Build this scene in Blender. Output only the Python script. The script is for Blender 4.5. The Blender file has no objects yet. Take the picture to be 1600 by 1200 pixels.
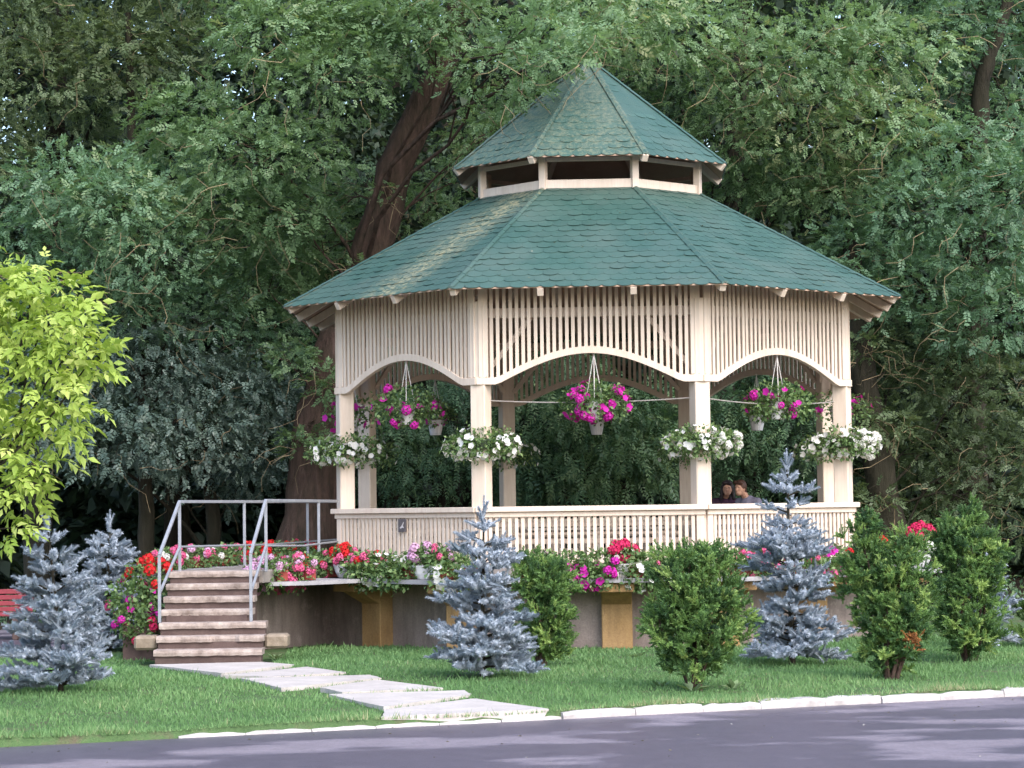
import bpy, bmesh, math, random
import numpy as np
from mathutils import Vector, Matrix

R = math.radians
PI = math.pi
random.seed(7)
rng = np.random.default_rng(7)
scene = bpy.context.scene
C = scene.collection

# ------------------------------------------------------------------ camera
CAM_H = 1.87
ROLL = R(0.75)
PITCH = math.atan(191.6 / 3826)
fwd = Vector((0, math.cos(PITCH), math.sin(PITCH)))
up0 = Vector((0, -math.sin(PITCH), math.cos(PITCH)))
rgt = Vector((math.cos(ROLL), 0, 0)) - up0 * math.sin(ROLL)
upv = Vector((math.sin(ROLL), 0, 0)) + up0 * math.cos(ROLL)
cam_data = bpy.data.cameras.new('camera')
cam = bpy.data.objects.new('camera', cam_data)
C.objects.link(cam)
mw = Matrix((rgt, upv, -fwd)).transposed().to_4x4()
mw.translation = Vector((0, 0, CAM_H))
cam.matrix_world = mw
cam_data.sensor_width = 36
cam_data.lens = 3826 / 1600 * 36
cam_data.clip_start = 0.5
cam_data.clip_end = 3000
scene.camera = cam

# ------------------------------------------------------------------ sky, sun, exposure
SUN_EL, SUN_AZ = 42, 150          # azimuth clockwise from +Y, sun stands behind the camera to the right
world = bpy.data.worlds.new('World')
scene.world = world
world.use_nodes = True
wn = world.node_tree
wn.nodes.clear()
sky = wn.nodes.new('ShaderNodeTexSky')
sky.sky_type = 'NISHITA'
sky.sun_disc = False
sky.sun_elevation = R(SUN_EL)
sky.sun_rotation = R(SUN_AZ)
sky.air_density = 1.0
sky.dust_density = 2.5
sky.ozone_density = 1.0
bg = wn.nodes.new('ShaderNodeBackground')
bg.inputs['Strength'].default_value = 0.15
wo = wn.nodes.new('ShaderNodeOutputWorld')
wn.links.new(sky.outputs[0], bg.inputs[0])
wn.links.new(bg.outputs[0], wo.inputs[0])
sd = bpy.data.lights.new('sun', 'SUN')
sd.energy = 0.95
sd.angle = R(80)
sd.color = (1.0, 0.98, 0.955)
sun = bpy.data.objects.new('sun', sd)
C.objects.link(sun)
sdir = Vector((math.sin(R(SUN_AZ)) * math.cos(R(SUN_EL)), math.cos(R(SUN_AZ)) * math.cos(R(SUN_EL)), math.sin(R(SUN_EL))))
sun.rotation_euler = sdir.to_track_quat('Z', 'Y').to_euler()
sun.location = (20, -20, 40)
scene.view_settings.view_transform = 'Standard'
scene.view_settings.look = 'None'
scene.view_settings.gamma = 1
scene.view_settings.exposure = 1.6
scene.view_settings.use_curve_mapping = False
scene.render.engine = 'CYCLES'
scene.cycles.use_denoising = True
scene.cycles.max_bounces = 6
scene.cycles.diffuse_bounces = 4
scene.cycles.transmission_bounces = 3
scene.cycles.caustics_reflective = False
scene.cycles.caustics_refractive = False

# ------------------------------------------------------------------ helpers
def at(px, py, Y):
    """world point seen at a photograph pixel (1600x1200), at distance Y"""
    r = fwd + rgt * ((px - 800) / 3826) + upv * ((600 - py) / 3826)
    t = Y / r.y
    return Vector((r.x * t, Y, CAM_H + r.z * t))

def gnd(px, py, z=0.0):
    r = fwd + rgt * ((px - 800) / 3826) + upv * ((600 - py) / 3826)
    t = (z - CAM_H) / r.z
    return Vector((r.x * t, r.y * t, z))

def tag(o, label=None, cat=None, group=None, kind=None):
    if label: o['label'] = label
    if cat: o['category'] = cat
    if group: o['group'] = group
    if kind: o['kind'] = kind
    return o

def empty(name, loc=(0, 0, 0), rz=0.0):
    o = bpy.data.objects.new(name, None)
    o.location = loc
    o.rotation_euler = (0, 0, rz)
    o.empty_display_size = 0.2
    C.objects.link(o)
    return o

def link(name, me, parent=None, loc=(0, 0, 0), rz=0.0):
    o = bpy.data.objects.new(name, me)
    C.objects.link(o)
    o.location = loc
    o.rotation_euler = (0, 0, rz)
    o.parent = parent
    return o

class MB:
    def __init__(self):
        self.v, self.f = [], []
    def add(self, vs, fs):
        n = len(self.v)
        self.v += [tuple(p) for p in vs]
        self.f += [tuple(i + n for i in f) for f in fs]
        return self
    def box(self, c, s, m=None):
        x, y, z = s[0] / 2, s[1] / 2, s[2] / 2
        vs = [Vector((a * x, b * y, d * z)) for d in (-1, 1) for b in (-1, 1) for a in (-1, 1)]
        if m is not None: vs = [m @ p for p in vs]
        c = Vector(c)
        return self.add([p + c for p in vs], [(0, 2, 3, 1), (4, 5, 7, 6), (0, 1, 5, 4), (2, 6, 7, 3), (0, 4, 6, 2), (1, 3, 7, 5)])
    def bar(self, p0, p1, w, h, up=(0, 0, 1)):
        p0, p1 = Vector(p0), Vector(p1)
        d = (p1 - p0); L = d.length; d.normalize()
        s = d.cross(Vector(up))
        if s.length < 1e-5: s = d.cross(Vector((1, 0, 0)))
        s.normalize(); u = s.cross(d)
        m = Matrix((s, d, u)).transposed()
        return self.box((p0 + p1) / 2, (w, L, h), m)
    def tube(self, pts, rad, n=6, cap=True):
        pts = [Vector(p) for p in pts]
        if not hasattr(rad, '__len__'): rad = [rad] * len(pts)
        rings = []
        ref = Vector((0.31, 0.17, 0.93))
        for i, p in enumerate(pts):
            d = pts[min(i + 1, len(pts) - 1)] - pts[max(i - 1, 0)]
            if d.length < 1e-7: d = Vector((0, 0, 1))
            d.normalize()
            a = d.cross(ref)
            if a.length < 1e-3: a = d.cross(Vector((1, 0, 0)))
            a.normalize(); b = d.cross(a)
            rings.append([p + (a * math.cos(2 * PI * k / n) + b * math.sin(2 * PI * k / n)) * rad[i] for k in range(n)])
        vs = [q for r in rings for q in r]
        fs = []
        for i in range(len(pts) - 1):
            for k in range(n):
                k2 = (k + 1) % n
                fs.append((i * n + k, i * n + k2, (i + 1) * n + k2, (i + 1) * n + k))
        if cap:
            fs.append(tuple(range(n - 1, -1, -1)))
            fs.append(tuple((len(pts) - 1) * n + k for k in range(n)))
        return self.add(vs, fs)
    def lathe(self, prof, n=14, c=(0, 0, 0)):
        c = Vector(c)
        vs = [c + Vector((r * math.cos(2 * PI * k / n), r * math.sin(2 * PI * k / n), z)) for r, z in prof for k in range(n)]
        fs = [(i * n + k, i * n + (k + 1) % n, (i + 1) * n + (k + 1) % n, (i + 1) * n + k) for i in range(len(prof) - 1) for k in range(n)]
        return self.add(vs, fs)
    def prism(self, poly, z0, z1):
        n = len(poly)
        vs = [(p[0], p[1], z0) for p in poly] + [(p[0], p[1], z1) for p in poly]
        fs = [tuple(range(n - 1, -1, -1)), tuple(range(n, 2 * n))] + [(i, (i + 1) % n, n + (i + 1) % n, n + i) for i in range(n)]
        return self.add(vs, fs)
    def sphere(self, c, r, n=10, m=7):
        c = Vector(c)
        if not hasattr(r, '__len__'): r = (r, r, r)
        vs, fs = [], []
        for j in range(m + 1):
            th = PI * j / m
            for k in range(n):
                ph = 2 * PI * k / n
                vs.append(c + Vector((r[0] * math.sin(th) * math.cos(ph), r[1] * math.sin(th) * math.sin(ph), r[2] * math.cos(th))))
        for j in range(m):
            for k in range(n):
                fs.append((j * n + k, (j + 1) * n + k, (j + 1) * n + (k + 1) % n, j * n + (k + 1) % n))
        return self.add(vs, fs)
    def mesh(self, name, mat=None, bevel=0.0, smooth=False):
        me = bpy.data.meshes.new(name)
        me.from_pydata(self.v, [], self.f)
        bm = bmesh.new(); bm.from_mesh(me)
        bmesh.ops.remove_doubles(bm, verts=bm.verts, dist=1e-5)
        bmesh.ops.recalc_face_normals(bm, faces=bm.faces)
        if bevel:
            bmesh.ops.bevel(bm, geom=[e for e in bm.edges if len(e.link_faces) == 2 and e.calc_face_angle(0) > 0.6], offset=bevel, segments=1, affect='EDGES')
        bm.to_mesh(me); bm.free()
        if smooth:
            me.polygons.foreach_set('use_smooth', [True] * len(me.polygons))
        if mat: me.materials.append(mat)
        return me
    def obj(self, name, mat=None, parent=None, bevel=0.0, smooth=False, loc=(0, 0, 0), rz=0.0):
        return link(name, self.mesh(name, mat, bevel, smooth), parent, loc, rz)

def np_mesh(name, V, F, mat, tint=None, smooth=False):
    """V (n,3), F (m,k) -> mesh, with an optional float per point named tint"""
    me = bpy.data.meshes.new(name)
    V = np.ascontiguousarray(V, np.float32); F = np.ascontiguousarray(F, np.int32)
    m, k = F.shape
    me.vertices.add(len(V)); me.vertices.foreach_set('co', V.ravel())
    me.loops.add(m * k); me.loops.foreach_set('vertex_index', F.ravel())
    me.polygons.add(m)
    me.polygons.foreach_set('loop_start', np.arange(0, m * k, k, dtype=np.int32))
    if smooth: me.polygons.foreach_set('use_smooth', np.ones(m, bool))
    if tint is not None:
        a = me.attributes.new('tint', 'FLOAT', 'POINT')
        a.data.foreach_set('value', np.ascontiguousarray(tint, np.float32))
    me.update(calc_edges=True)
    if mat: me.materials.append(mat)
    return me

def scatter(tmpl, P, D, S, tint, nrm=None, roll=0.6):
    """copy a template (V,F; along +Y, flat in XY) to points P, along directions D, at scales S"""
    TV, TF = tmpl
    N = len(P)
    D = D / np.maximum(np.linalg.norm(D, axis=1, keepdims=True), 1e-6)
    if nrm is None: nrm = np.tile(np.array([0, 0, 1.0]), (N, 1))
    nrm = nrm + rng.normal(0, roll, (N, 3))
    X = np.cross(D, nrm); X /= np.maximum(np.linalg.norm(X, axis=1, keepdims=True), 1e-6)
    Z = np.cross(X, D)
    M = np.stack([X, D, Z], axis=2) * np.reshape(S, (-1, 1, 1))
    V = np.einsum('nij,vj->nvi', M, TV) + P[:, None, :]
    F = TF[None] + (np.arange(N) * len(TV))[:, None, None]
    return V.reshape(-1, 3), F.reshape(-1, TF.shape[1]), np.repeat(tint, len(TV))

def join_np(parts):
    Vs, Fs, Ts, n = [], [], [], 0
    for V, F, T in parts:
        Vs.append(V); Fs.append(F + n); Ts.append(T); n += len(V)
    return np.concatenate(Vs), np.concatenate(Fs), np.concatenate(Ts)

def unit_dirs(n, up=0.0):
    d = rng.normal(0, 1, (n, 3)); d /= np.linalg.norm(d, axis=1, keepdims=True)
    d[:, 2] += up
    return d / np.linalg.norm(d, axis=1, keepdims=True)

# ------------------------------------------------------------------ materials
class NT:
    def __init__(self, name):
        self.m = bpy.data.materials.new(name); self.m.use_nodes = True
        self.t = self.m.node_tree; self.t.nodes.clear()
        self.out = self.n('ShaderNodeOutputMaterial')
    def n(self, typ, **kw):
        o = self.t.nodes.new(typ)
        for k, v in kw.items():
            if k.startswith('i_'): o.inputs[k[2:].replace('_', ' ')].default_value = v
            else: setattr(o, k, v)
        return o
    def l(self, a, b): self.t.links.new(a, b)
    def noise(self, scale, detail=4, rough=0.6, vec=None, dim='3D'):
        o = self.n('ShaderNodeTexNoise'); o.inputs['Scale'].default_value = scale
        o.inputs['Detail'].default_value = detail; o.inputs['Roughness'].default_value = rough
        if vec is not None: self.l(vec, o.inputs['Vector'])
        return o.outputs['Fac']
    def ramp(self, fac, stops):
        o = self.n('ShaderNodeValToRGB')
        el = o.color_ramp.elements
        while len(el) < len(stops): el.new(0.5)
        for e, (p, c) in zip(el, stops):
            e.position = p; e.color = (*c, 1) if len(c) == 3 else c
        self.l(fac, o.inputs[0])
        return o.outputs[0]
    def mix(self, fac, a, b, mode='MIX'):
        o = self.n('ShaderNodeMix', data_type='RGBA', blend_type=mode)
        for s, v in ((o.inputs[0], fac), (o.inputs[6], a), (o.inputs[7], b)):
            if hasattr(v, 'links') or hasattr(v, 'is_output'): self.l(v, s)
            elif hasattr(v, '__len__'): s.default_value = (*v, 1)
            else: s.default_value = v
        return o.outputs[2]
    def math(self, op, a, b=None, clamp=False):
        o = self.n('ShaderNodeMath', operation=op, use_clamp=clamp)
        for s, v in ((o.inputs[0], a), (o.inputs[1], b)):
            if v is None: continue
            if hasattr(v, 'is_output'): self.l(v, s)
            else: s.default_value = v
        return o.outputs[0]
    def coords(self, which='Object', scale=None, rot=None):
        o = self.n('ShaderNodeTexCoord').outputs[which]
        if scale or rot:
            mp = self.n('ShaderNodeMapping'); self.l(o, mp.inputs[0])
            if scale: mp.inputs['Scale'].default_value = scale
            if rot: mp.inputs['Rotation'].default_value = rot
            o = mp.outputs[0]
        return o
    def world(self, scale=None, rot=None):
        o = self.n('ShaderNodeNewGeometry').outputs['Position']
        if scale or rot:
            mp = self.n('ShaderNodeMapping'); self.l(o, mp.inputs[0])
            if scale: mp.inputs['Scale'].default_value = scale
            if rot: mp.inputs['Rotation'].default_value = rot
            o = mp.outputs[0]
        return o
    def attr(self, name='tint'):
        return self.n('ShaderNodeAttribute', attribute_name=name).outputs['Fac']
    def pbsdf(self, col, rough=0.7, spec=0.3, bump=None, bstr=0.3, bdist=0.01):
        p = self.n('ShaderNodeBsdfPrincipled')
        if hasattr(col, 'is_output'): self.l(col, p.inputs['Base Color'])
        else: p.inputs['Base Color'].default_value = (*col, 1)
        if hasattr(rough, 'is_output'): self.l(rough, p.inputs['Roughness'])
        else: p.inputs['Roughness'].default_value = rough
        p.inputs['Specular IOR Level'].default_value = spec
        if bump is not None:
            b = self.n('ShaderNodeBump'); b.inputs['Strength'].default_value = bstr; b.inputs['Distance'].default_value = bdist
            self.l(bump, b.inputs['Height']); self.l(b.outputs[0], p.inputs['Normal'])
        return p
    def done(self, sh):
        self.l(sh.outputs[0], self.out.inputs[0]); return self.m

def mottled(name, a, b, scale=6, rough=0.7, spec=0.3, bscale=60, bstr=0.25, world=True, c=None, bdist=0.01):
    t = NT(name); v = t.world() if world else t.coords()
    n1 = t.noise(scale, 6, 0.65, v)
    stops = [(0.3, a), (0.7, b)] if c is None else [(0.28, a), (0.5, b), (0.72, c)]
    col = t.ramp(n1, stops)
    n2 = t.noise(bscale, 4, 0.6, v)
    col = t.mix(0.25, col, t.ramp(n2, [(0.3, (0.35,) * 3), (0.7, (0.75,) * 3)]), 'OVERLAY')
    return t.done(t.pbsdf(col, rough, spec, n2, bstr, bdist))

def leafmat(name, stops, trans=0.3, rough=0.55, spec=0.25, objvar=0.0):
    t = NT(name)
    col = t.ramp(t.attr(), stops)
    p = t.pbsdf(col, rough, spec)
    tr = t.n('ShaderNodeBsdfTranslucent')
    c2 = t.mix(1.0, col, (1.0, 1.0, 0.55), 'MULTIPLY'); t.l(c2, tr.inputs[0])
    mx = t.n('ShaderNodeMixShader'); mx.inputs[0].default_value = trans
    t.l(p.outputs[0], mx.inputs[1]); t.l(tr.outputs[0], mx.inputs[2])
    return t.done(mx)

def painted():
    t = NT('cream_paint'); v = t.world()
    n1 = t.noise(2.2, 6, 0.65, v)
    st = t.noise(9, 5, 0.6, t.world(scale=(1, 1, 0.12)))
    col = t.ramp(n1, [(0.3, (0.61, 0.50, 0.41)), (0.7, (0.68, 0.57, 0.48))])
    col = t.mix(t.math('MULTIPLY', t.ramp(st, [(0.52, (0, 0, 0)), (0.8, (1, 1, 1))]), 0.5), col, (0.42, 0.32, 0.245))
    gr = t.noise(40, 4, 0.7, t.world(scale=(1, 1, 0.06)))
    col = t.mix(0.35, col, t.ramp(gr, [(0.3, (0.38,) * 3), (0.7, (0.62,) * 3)]), 'OVERLAY')
    n2 = t.noise(120, 3, 0.5, t.world(scale=(1, 1, 0.1)))
    return t.done(t.pbsdf(col, 0.5, 0.3, n2, 0.15, 0.004))
M = {}
M['cream'] = painted()
M['soffit'] = mottled('soffit_boards', (0.36, 0.24, 0.18), (0.46, 0.33, 0.25), 3, 0.75, 0.2)
M['deck'] = mottled('deck_concrete', (0.17, 0.15, 0.14), (0.25, 0.225, 0.21), 3)
M['ledge'] = mottled('ledge_concrete', (0.24, 0.235, 0.26), (0.36, 0.35, 0.37), 4, 0.7)
def stained(name, a, b, st):
    t = NT(name); v = t.world()
    n1 = t.noise(1.4, 6, 0.65, v); n2 = t.noise(45, 4, 0.6, v)
    col = t.ramp(n1, [(0.3, a), (0.7, b)])
    dr = t.noise(5, 6, 0.7, t.world(scale=(1, 1, 0.15)))
    col = t.mix(t.math('MULTIPLY', t.ramp(dr, [(0.45, (0, 0, 0)), (0.7, (1, 1, 1))]), 0.65), col, st)
    bl = t.noise(3.3, 7, 0.75, v)
    col = t.mix(t.math('MULTIPLY', t.ramp(bl, [(0.56, (0, 0, 0)), (0.66, (1, 1, 1))]), 0.5), col, tuple(min(1, x * 1.35) for x in b))
    col = t.mix(0.35, col, t.ramp(n2, [(0.3, (0.35,) * 3), (0.7, (0.72,) * 3)]), 'OVERLAY')
    return t.done(t.pbsdf(col, 0.88, 0.15, n2, 0.4, 0.012))
M['drum'] = mottled('brown_render', (0.15, 0.12, 0.112), (0.23, 0.185, 0.175), 1.6, 0.85, 0.15, c=(0.30, 0.25, 0.235))
M['ochre'] = mottled('ochre_render', (0.27, 0.155, 0.06), (0.36, 0.22, 0.085), 3.5, 0.85, 0.15, c=(0.34, 0.235, 0.13))
M['drum'] = stained('stained_brown_render', (0.20, 0.16, 0.148), (0.32, 0.265, 0.245), (0.11, 0.088, 0.078))
M['ochre'] = stained('stained_ochre_render', (0.28, 0.17, 0.075), (0.37, 0.24, 0.12), (0.14, 0.092, 0.055))
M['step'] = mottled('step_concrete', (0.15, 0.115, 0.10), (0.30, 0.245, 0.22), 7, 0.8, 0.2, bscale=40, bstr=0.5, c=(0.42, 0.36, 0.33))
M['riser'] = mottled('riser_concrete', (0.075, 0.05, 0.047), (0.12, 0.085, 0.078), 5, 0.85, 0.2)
M['stone'] = mottled('block_stone', (0.17, 0.135, 0.10), (0.29, 0.24, 0.19), 9, 0.85, 0.2)
M['slab'] = mottled('path_slab', (0.36, 0.33, 0.315), (0.50, 0.46, 0.44), 2.5, 0.75, 0.25, bscale=30)
M['whitewash'] = mottled('whitewashed_kerb', (0.30, 0.28, 0.28), (0.50, 0.475, 0.475), 5, 0.75, 0.2, bscale=25, bstr=0.5)
M['rail'] = mottled('grey_rail_paint', (0.19, 0.205, 0.24), (0.27, 0.285, 0.32), 8, 0.45, 0.4)
M['bark'] = None
def barkmat(name, a, b, c):
    t = NT(name)
    v = t.coords('Object', scale=(1, 1, 0.16)); n1 = t.noise(9, 8, 0.7, v); n2 = t.noise(2.2, 4, 0.6, t.coords('Object'))
    col = t.ramp(n1, [(0.32, a), (0.55, b), (0.75, c)])
    col = t.mix(t.math('MULTIPLY', n2, 0.5), col, (0.07, 0.075, 0.045))
    return t.done(t.pbsdf(col, 0.9, 0.15, n1, 1.0, 0.10))
M['bark'] = barkmat('reddish_bark', (0.025, 0.015, 0.014), (0.095, 0.053, 0.048), (0.18, 0.11, 0.10))
M['bark_dark'] = barkmat('dark_bark', (0.012, 0.010, 0.009), (0.034, 0.027, 0.023), (0.07, 0.054, 0.046))
M['twig'] = mottled('pale_twig', (0.17, 0.125, 0.075), (0.30, 0.24, 0.15), 8, 0.8, 0.2)
M['potwhite'] = mottled('white_pot', (0.62, 0.62, 0.64), (0.74, 0.73, 0.75), 4, 0.4, 0.4)
M['potdark'] = mottled('dark_green_pot', (0.03, 0.045, 0.03), (0.05, 0.07, 0.045), 5, 0.5, 0.35)
M['potred'] = mottled('brick_red_trough', (0.20, 0.035, 0.028), (0.28, 0.055, 0.04), 5, 0.5, 0.35)
M['cable'] = mottled('grey_cable', (0.25, 0.23, 0.22), (0.35, 0.33, 0.31), 8, 0.6)
M['hanger'] = mottled('white_hanger', (0.66, 0.62, 0.6), (0.74, 0.7, 0.68), 8, 0.5)
M['benchred'] = mottled('red_bench_paint', (0.17, 0.02, 0.032), (0.24, 0.035, 0.05), 5, 0.45, 0.4)
M['plaque'] = mottled('plaque_bronze', (0.06, 0.05, 0.055), (0.11, 0.09, 0.095), 30, 0.4, 0.5)
M['emblem'] = mottled('plaque_emblem', (0.45, 0.42, 0.42), (0.55, 0.52, 0.52), 30, 0.4, 0.5)
M['skin'] = mottled('skin', (0.46, 0.25, 0.17), (0.52, 0.30, 0.21), 12, 0.55, 0.35)
M['hair_black'] = mottled('dark_hair', (0.012, 0.009, 0.012), (0.03, 0.02, 0.022), 40, 0.5, 0.4)
M['hair_brown'] = mottled('brown_hair', (0.05, 0.022, 0.014), (0.10, 0.045, 0.028), 40, 0.5, 0.4)
M['cloth_plum'] = mottled('plum_cloth', (0.05, 0.025, 0.05), (0.09, 0.045, 0.08), 8, 0.9, 0.1)
M['cloth_grey'] = mottled('slate_cloth', (0.17, 0.16, 0.22), (0.24, 0.23, 0.30), 8, 0.9, 0.1)
M['denim'] = mottled('denim', (0.04, 0.05, 0.09), (0.07, 0.09, 0.14), 20, 0.9, 0.1)

def shinglemat(name, moss):
    t = NT(name)
    v = t.coords('Object')
    w = t.world()
    n_fine = t.noise(55, 3, 0.6, w); n_big = t.noise(1.3, 5, 0.6, w)
    orr = t.n('ShaderNodeObjectInfo').outputs['Random']
    col = t.ramp(t.attr(), [(0.0, (0.028, 0.072, 0.060)), (0.5, (0.034, 0.084, 0.070)), (1.0, (0.041, 0.096, 0.080))])
    col = t.mix(t.math('MULTIPLY', orr, 0.35), col, (0.030, 0.075, 0.063))
    col = t.mix(0.5, col, t.ramp(n_fine, [(0.3, (0.3,) * 3), (0.72, (0.78,) * 3)]), 'OVERLAY')
    col = t.mix(t.math('MULTIPLY', t.ramp(n_big, [(0.42, (0, 0, 0)), (0.68, (1, 1, 1))]), 0.55), col, (0.072, 0.112, 0.096))
    if moss:
        sp = t.noise(14, 5, 0.85, w)
        spk = t.ramp(sp, [(0.46, (0, 0, 0)), (0.58, (1, 1, 1))])
        if moss == 'streak':
            sx = t.n('ShaderNodeSeparateXYZ'); t.l(v, sx.inputs[0])
            wob = t.math('MULTIPLY', t.math('SUBTRACT', t.noise(1.5, 3, 0.5, v), 0.5), 0.5)
            dd = t.math('ABSOLUTE', t.math('SUBTRACT', t.math('ADD', sx.outputs[0], wob), 0.40))
            mk = t.math('SUBTRACT', 1.0, t.math('DIVIDE', dd, 0.62), True)
            # lichen thins out towards the ridge and grows again along the western hip
            d2 = t.math('ADD', sx.outputs[0], t.math('MULTIPLY', sx.outputs[1], -0.4142))
            m2 = t.math('SUBTRACT', 1.0, t.math('DIVIDE', t.math('ABSOLUTE', d2), 0.12), True)
            mk = t.math('MAXIMUM', mk, t.math('MULTIPLY', m2, 0.8))
            pt = t.ramp(t.noise(4.5, 5, 0.7, w), [(0.33, (0.15, 0.15, 0.15)), (0.55, (1, 1, 1))])
            fac = t.math('MULTIPLY', t.math('MULTIPLY', mk, t.math('MULTIPLY', spk, pt)), 1.5, True)
        else:
            fac = t.math('MULTIPLY', spk, moss)
        col = t.mix(fac, col, (0.27, 0.26, 0.16))
    rough = t.math('ADD', t.math('MULTIPLY', n_big, 0.25), 0.38)
    return t.done(t.pbsdf(col, rough, 0.55, n_fine, 0.35, 0.01))
M['shingle'] = shinglemat('green_bitumen_shingle', None)
M['shingle_streak'] = shinglemat('green_shingle_lichen_streak', 'streak')
M['shingle_moss'] = shinglemat('green_shingle_speckled', 0.34)

# leaves
M['locust'] = leafmat('locust_leaf', [(0.0, (0.080, 0.145, 0.072)), (0.5, (0.160, 0.265, 0.130)), (0.85, (0.245, 0.375, 0.20)), (1.0, (0.32, 0.37, 0.20))], 0.47, 0.42, 0.45)
M['locust_b'] = leafmat('cool_locust_leaf', [(0.0, (0.070, 0.14, 0.092)), (0.5, (0.138, 0.25, 0.15)), (0.85, (0.21, 0.35, 0.215)), (1.0, (0.28, 0.36, 0.20))], 0.47, 0.42, 0.45)
M['olive'] = leafmat('olive_leaf', [(0.0, (0.078, 0.115, 0.062)), (0.5, (0.145, 0.21, 0.108)), (1.0, (0.235, 0.295, 0.16))], 0.47, 0.45, 0.45)
M['dusky'] = leafmat('dusky_blue_leaf', [(0.0, (0.06, 0.10, 0.095)), (0.5, (0.12, 0.185, 0.16)), (1.0, (0.21, 0.28, 0.25))], 0.4, 0.4, 0.5)
M['deep'] = leafmat('deep_green_leaf', [(0.0, (0.052, 0.11, 0.068)), (0.5, (0.11, 0.21, 0.12)), (1.0, (0.23, 0.34, 0.175))], 0.42, 0.45, 0.45)
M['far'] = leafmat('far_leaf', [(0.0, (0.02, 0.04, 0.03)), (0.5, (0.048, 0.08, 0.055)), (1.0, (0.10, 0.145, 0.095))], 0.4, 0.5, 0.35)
M['gold'] = leafmat('golden_leaf', [(0.0, (0.24, 0.36, 0.065)), (0.5, (0.40, 0.53, 0.12)), (1.0, (0.57, 0.65, 0.22))], 0.45, 0.45, 0.3)
M['spruce'] = leafmat('blue_spruce_needle', [(0.0, (0.11, 0.16, 0.19)), (0.5, (0.225, 0.285, 0.36)), (1.0, (0.42, 0.47, 0.56))], 0.12, 0.5, 0.35)
M['yew'] = leafmat('yew_needle', [(0.0, (0.02, 0.055, 0.025)), (0.4, (0.065, 0.14, 0.05)), (0.8, (0.17, 0.30, 0.09)), (1.0, (0.33, 0.46, 0.15))], 0.3, 0.45, 0.4)
M['yew_dry'] = leafmat('dry_needle', [(0.0, (0.22, 0.09, 0.035)), (1.0, (0.42, 0.19, 0.07))], 0.1)
M['plant'] = leafmat('bedding_leaf', [(0.0, (0.06, 0.12, 0.045)), (0.5, (0.13, 0.22, 0.085)), (1.0, (0.27, 0.38, 0.16))], 0.35, 0.5, 0.3)
M['weed'] = leafmat('weed_leaf', [(0.0, (0.14, 0.24, 0.10)), (1.0, (0.30, 0.40, 0.24))], 0.3)
M['grass'] = leafmat('grass_blade', [(0.0, (0.075, 0.16, 0.065)), (0.5, (0.145, 0.275, 0.11)), (0.85, (0.22, 0.36, 0.16)), (1.0, (0.36, 0.37, 0.22))], 0.35, 0.6, 0.2)
def petal(name, c):
    a = tuple(x * 0.8 for x in c)
    return leafmat(name, [(0.0, a), (1.0, c)], 0.3, 0.6, 0.2)
PET = dict(magenta=petal('magenta_petal', (0.62, 0.03, 0.42)), white=petal('white_petal', (0.80, 0.79, 0.80)), red=petal('red_petal', (0.68, 0.025, 0.03)),
           pink=petal('pink_petal', (0.72, 0.13, 0.30)), lilac=petal('lilac_petal', (0.70, 0.42, 0.66)), crimson=petal('crimson_petal', (0.62, 0.03, 0.13)))

# ------------------------------------------------------------------ leaf templates
def leaf_quad(w=0.4, bend=0.1):
    return np.array([[0, 0, 0], [w / 2, 0.45, bend], [0, 1, -bend], [-w / 2, 0.45, bend]], float), np.array([[0, 1, 2, 3]])

def pinnate(pairs=5, ll=0.30, lw=0.13, droop=0.25, seed=0):
    r = np.random.default_rng(seed)
    V, F = [], []
    def leaf(b, ang, L, W):
        d = np.array([math.sin(ang), math.cos(ang), -0.15 + r.normal(0, 0.2)]); s = np.array([math.cos(ang), -math.sin(ang), r.normal(0, 0.3)])
        n = len(V)
        V.extend([b, b + d * L * 0.45 + s * W / 2, b + d * L, b + d * L * 0.45 - s * W / 2]); F.append([n, n + 1, n + 2, n + 3])
    for i in range(pairs):
        t = 0.14 + 0.8 * i / (pairs - 1)
        b = np.array([0, t * 0.85, -droop * t * t])
        L = ll * (1 - 0.35 * abs(t - 0.5) * 1.5)
        for s in (-1, 1): leaf(b, s * (1.05 - 0.35 * t) + r.normal(0, 0.12), L * r.uniform(0.85, 1.15), lw)
    leaf(np.array([0, 0.85, -droop]), r.normal(0, 0.15), ll, lw)
    return np.array(V), np.array(F)

def compound(n=5, seed=1):
    """a shoot with broad pointed leaves, folded along the midrib (triangles)"""
    r = np.random.default_rng(seed); V, F = [], []
    for i in range(n):
        s = 0 if i == n - 1 else (1 if i % 2 else -1)
        t = 0.25 + 0.65 * (i // 2) / max(1, (n - 1) // 2)
        a = s * r.uniform(0.7, 1.15); L = r.uniform(0.48, 0.66); W = L * 0.46
        d = np.array([math.sin(a), math.cos(a), r.uniform(-0.55, 0.1)]); d /= np.linalg.norm(d)
        sd_ = np.cross(d, [0, 0, 1]); sd_ /= np.linalg.norm(sd_); u = np.cross(sd_, d)
        b = np.array([0, t * 0.8, -0.12 * t]); k = len(V)
        V += [b, b + d * L * 0.4 + sd_ * W / 2 + u * 0.05, b + d * L - u * 0.05, b + d * L * 0.4 - sd_ * W / 2 + u * 0.05, b + d * L * 0.45 - u * 0.02]
        F += [[k, k + 1, k + 4], [k + 1, k + 2, k + 4], [k + 2, k + 3, k + 4], [k + 3, k, k + 4]]
    return np.array(V), np.array(F)

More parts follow.
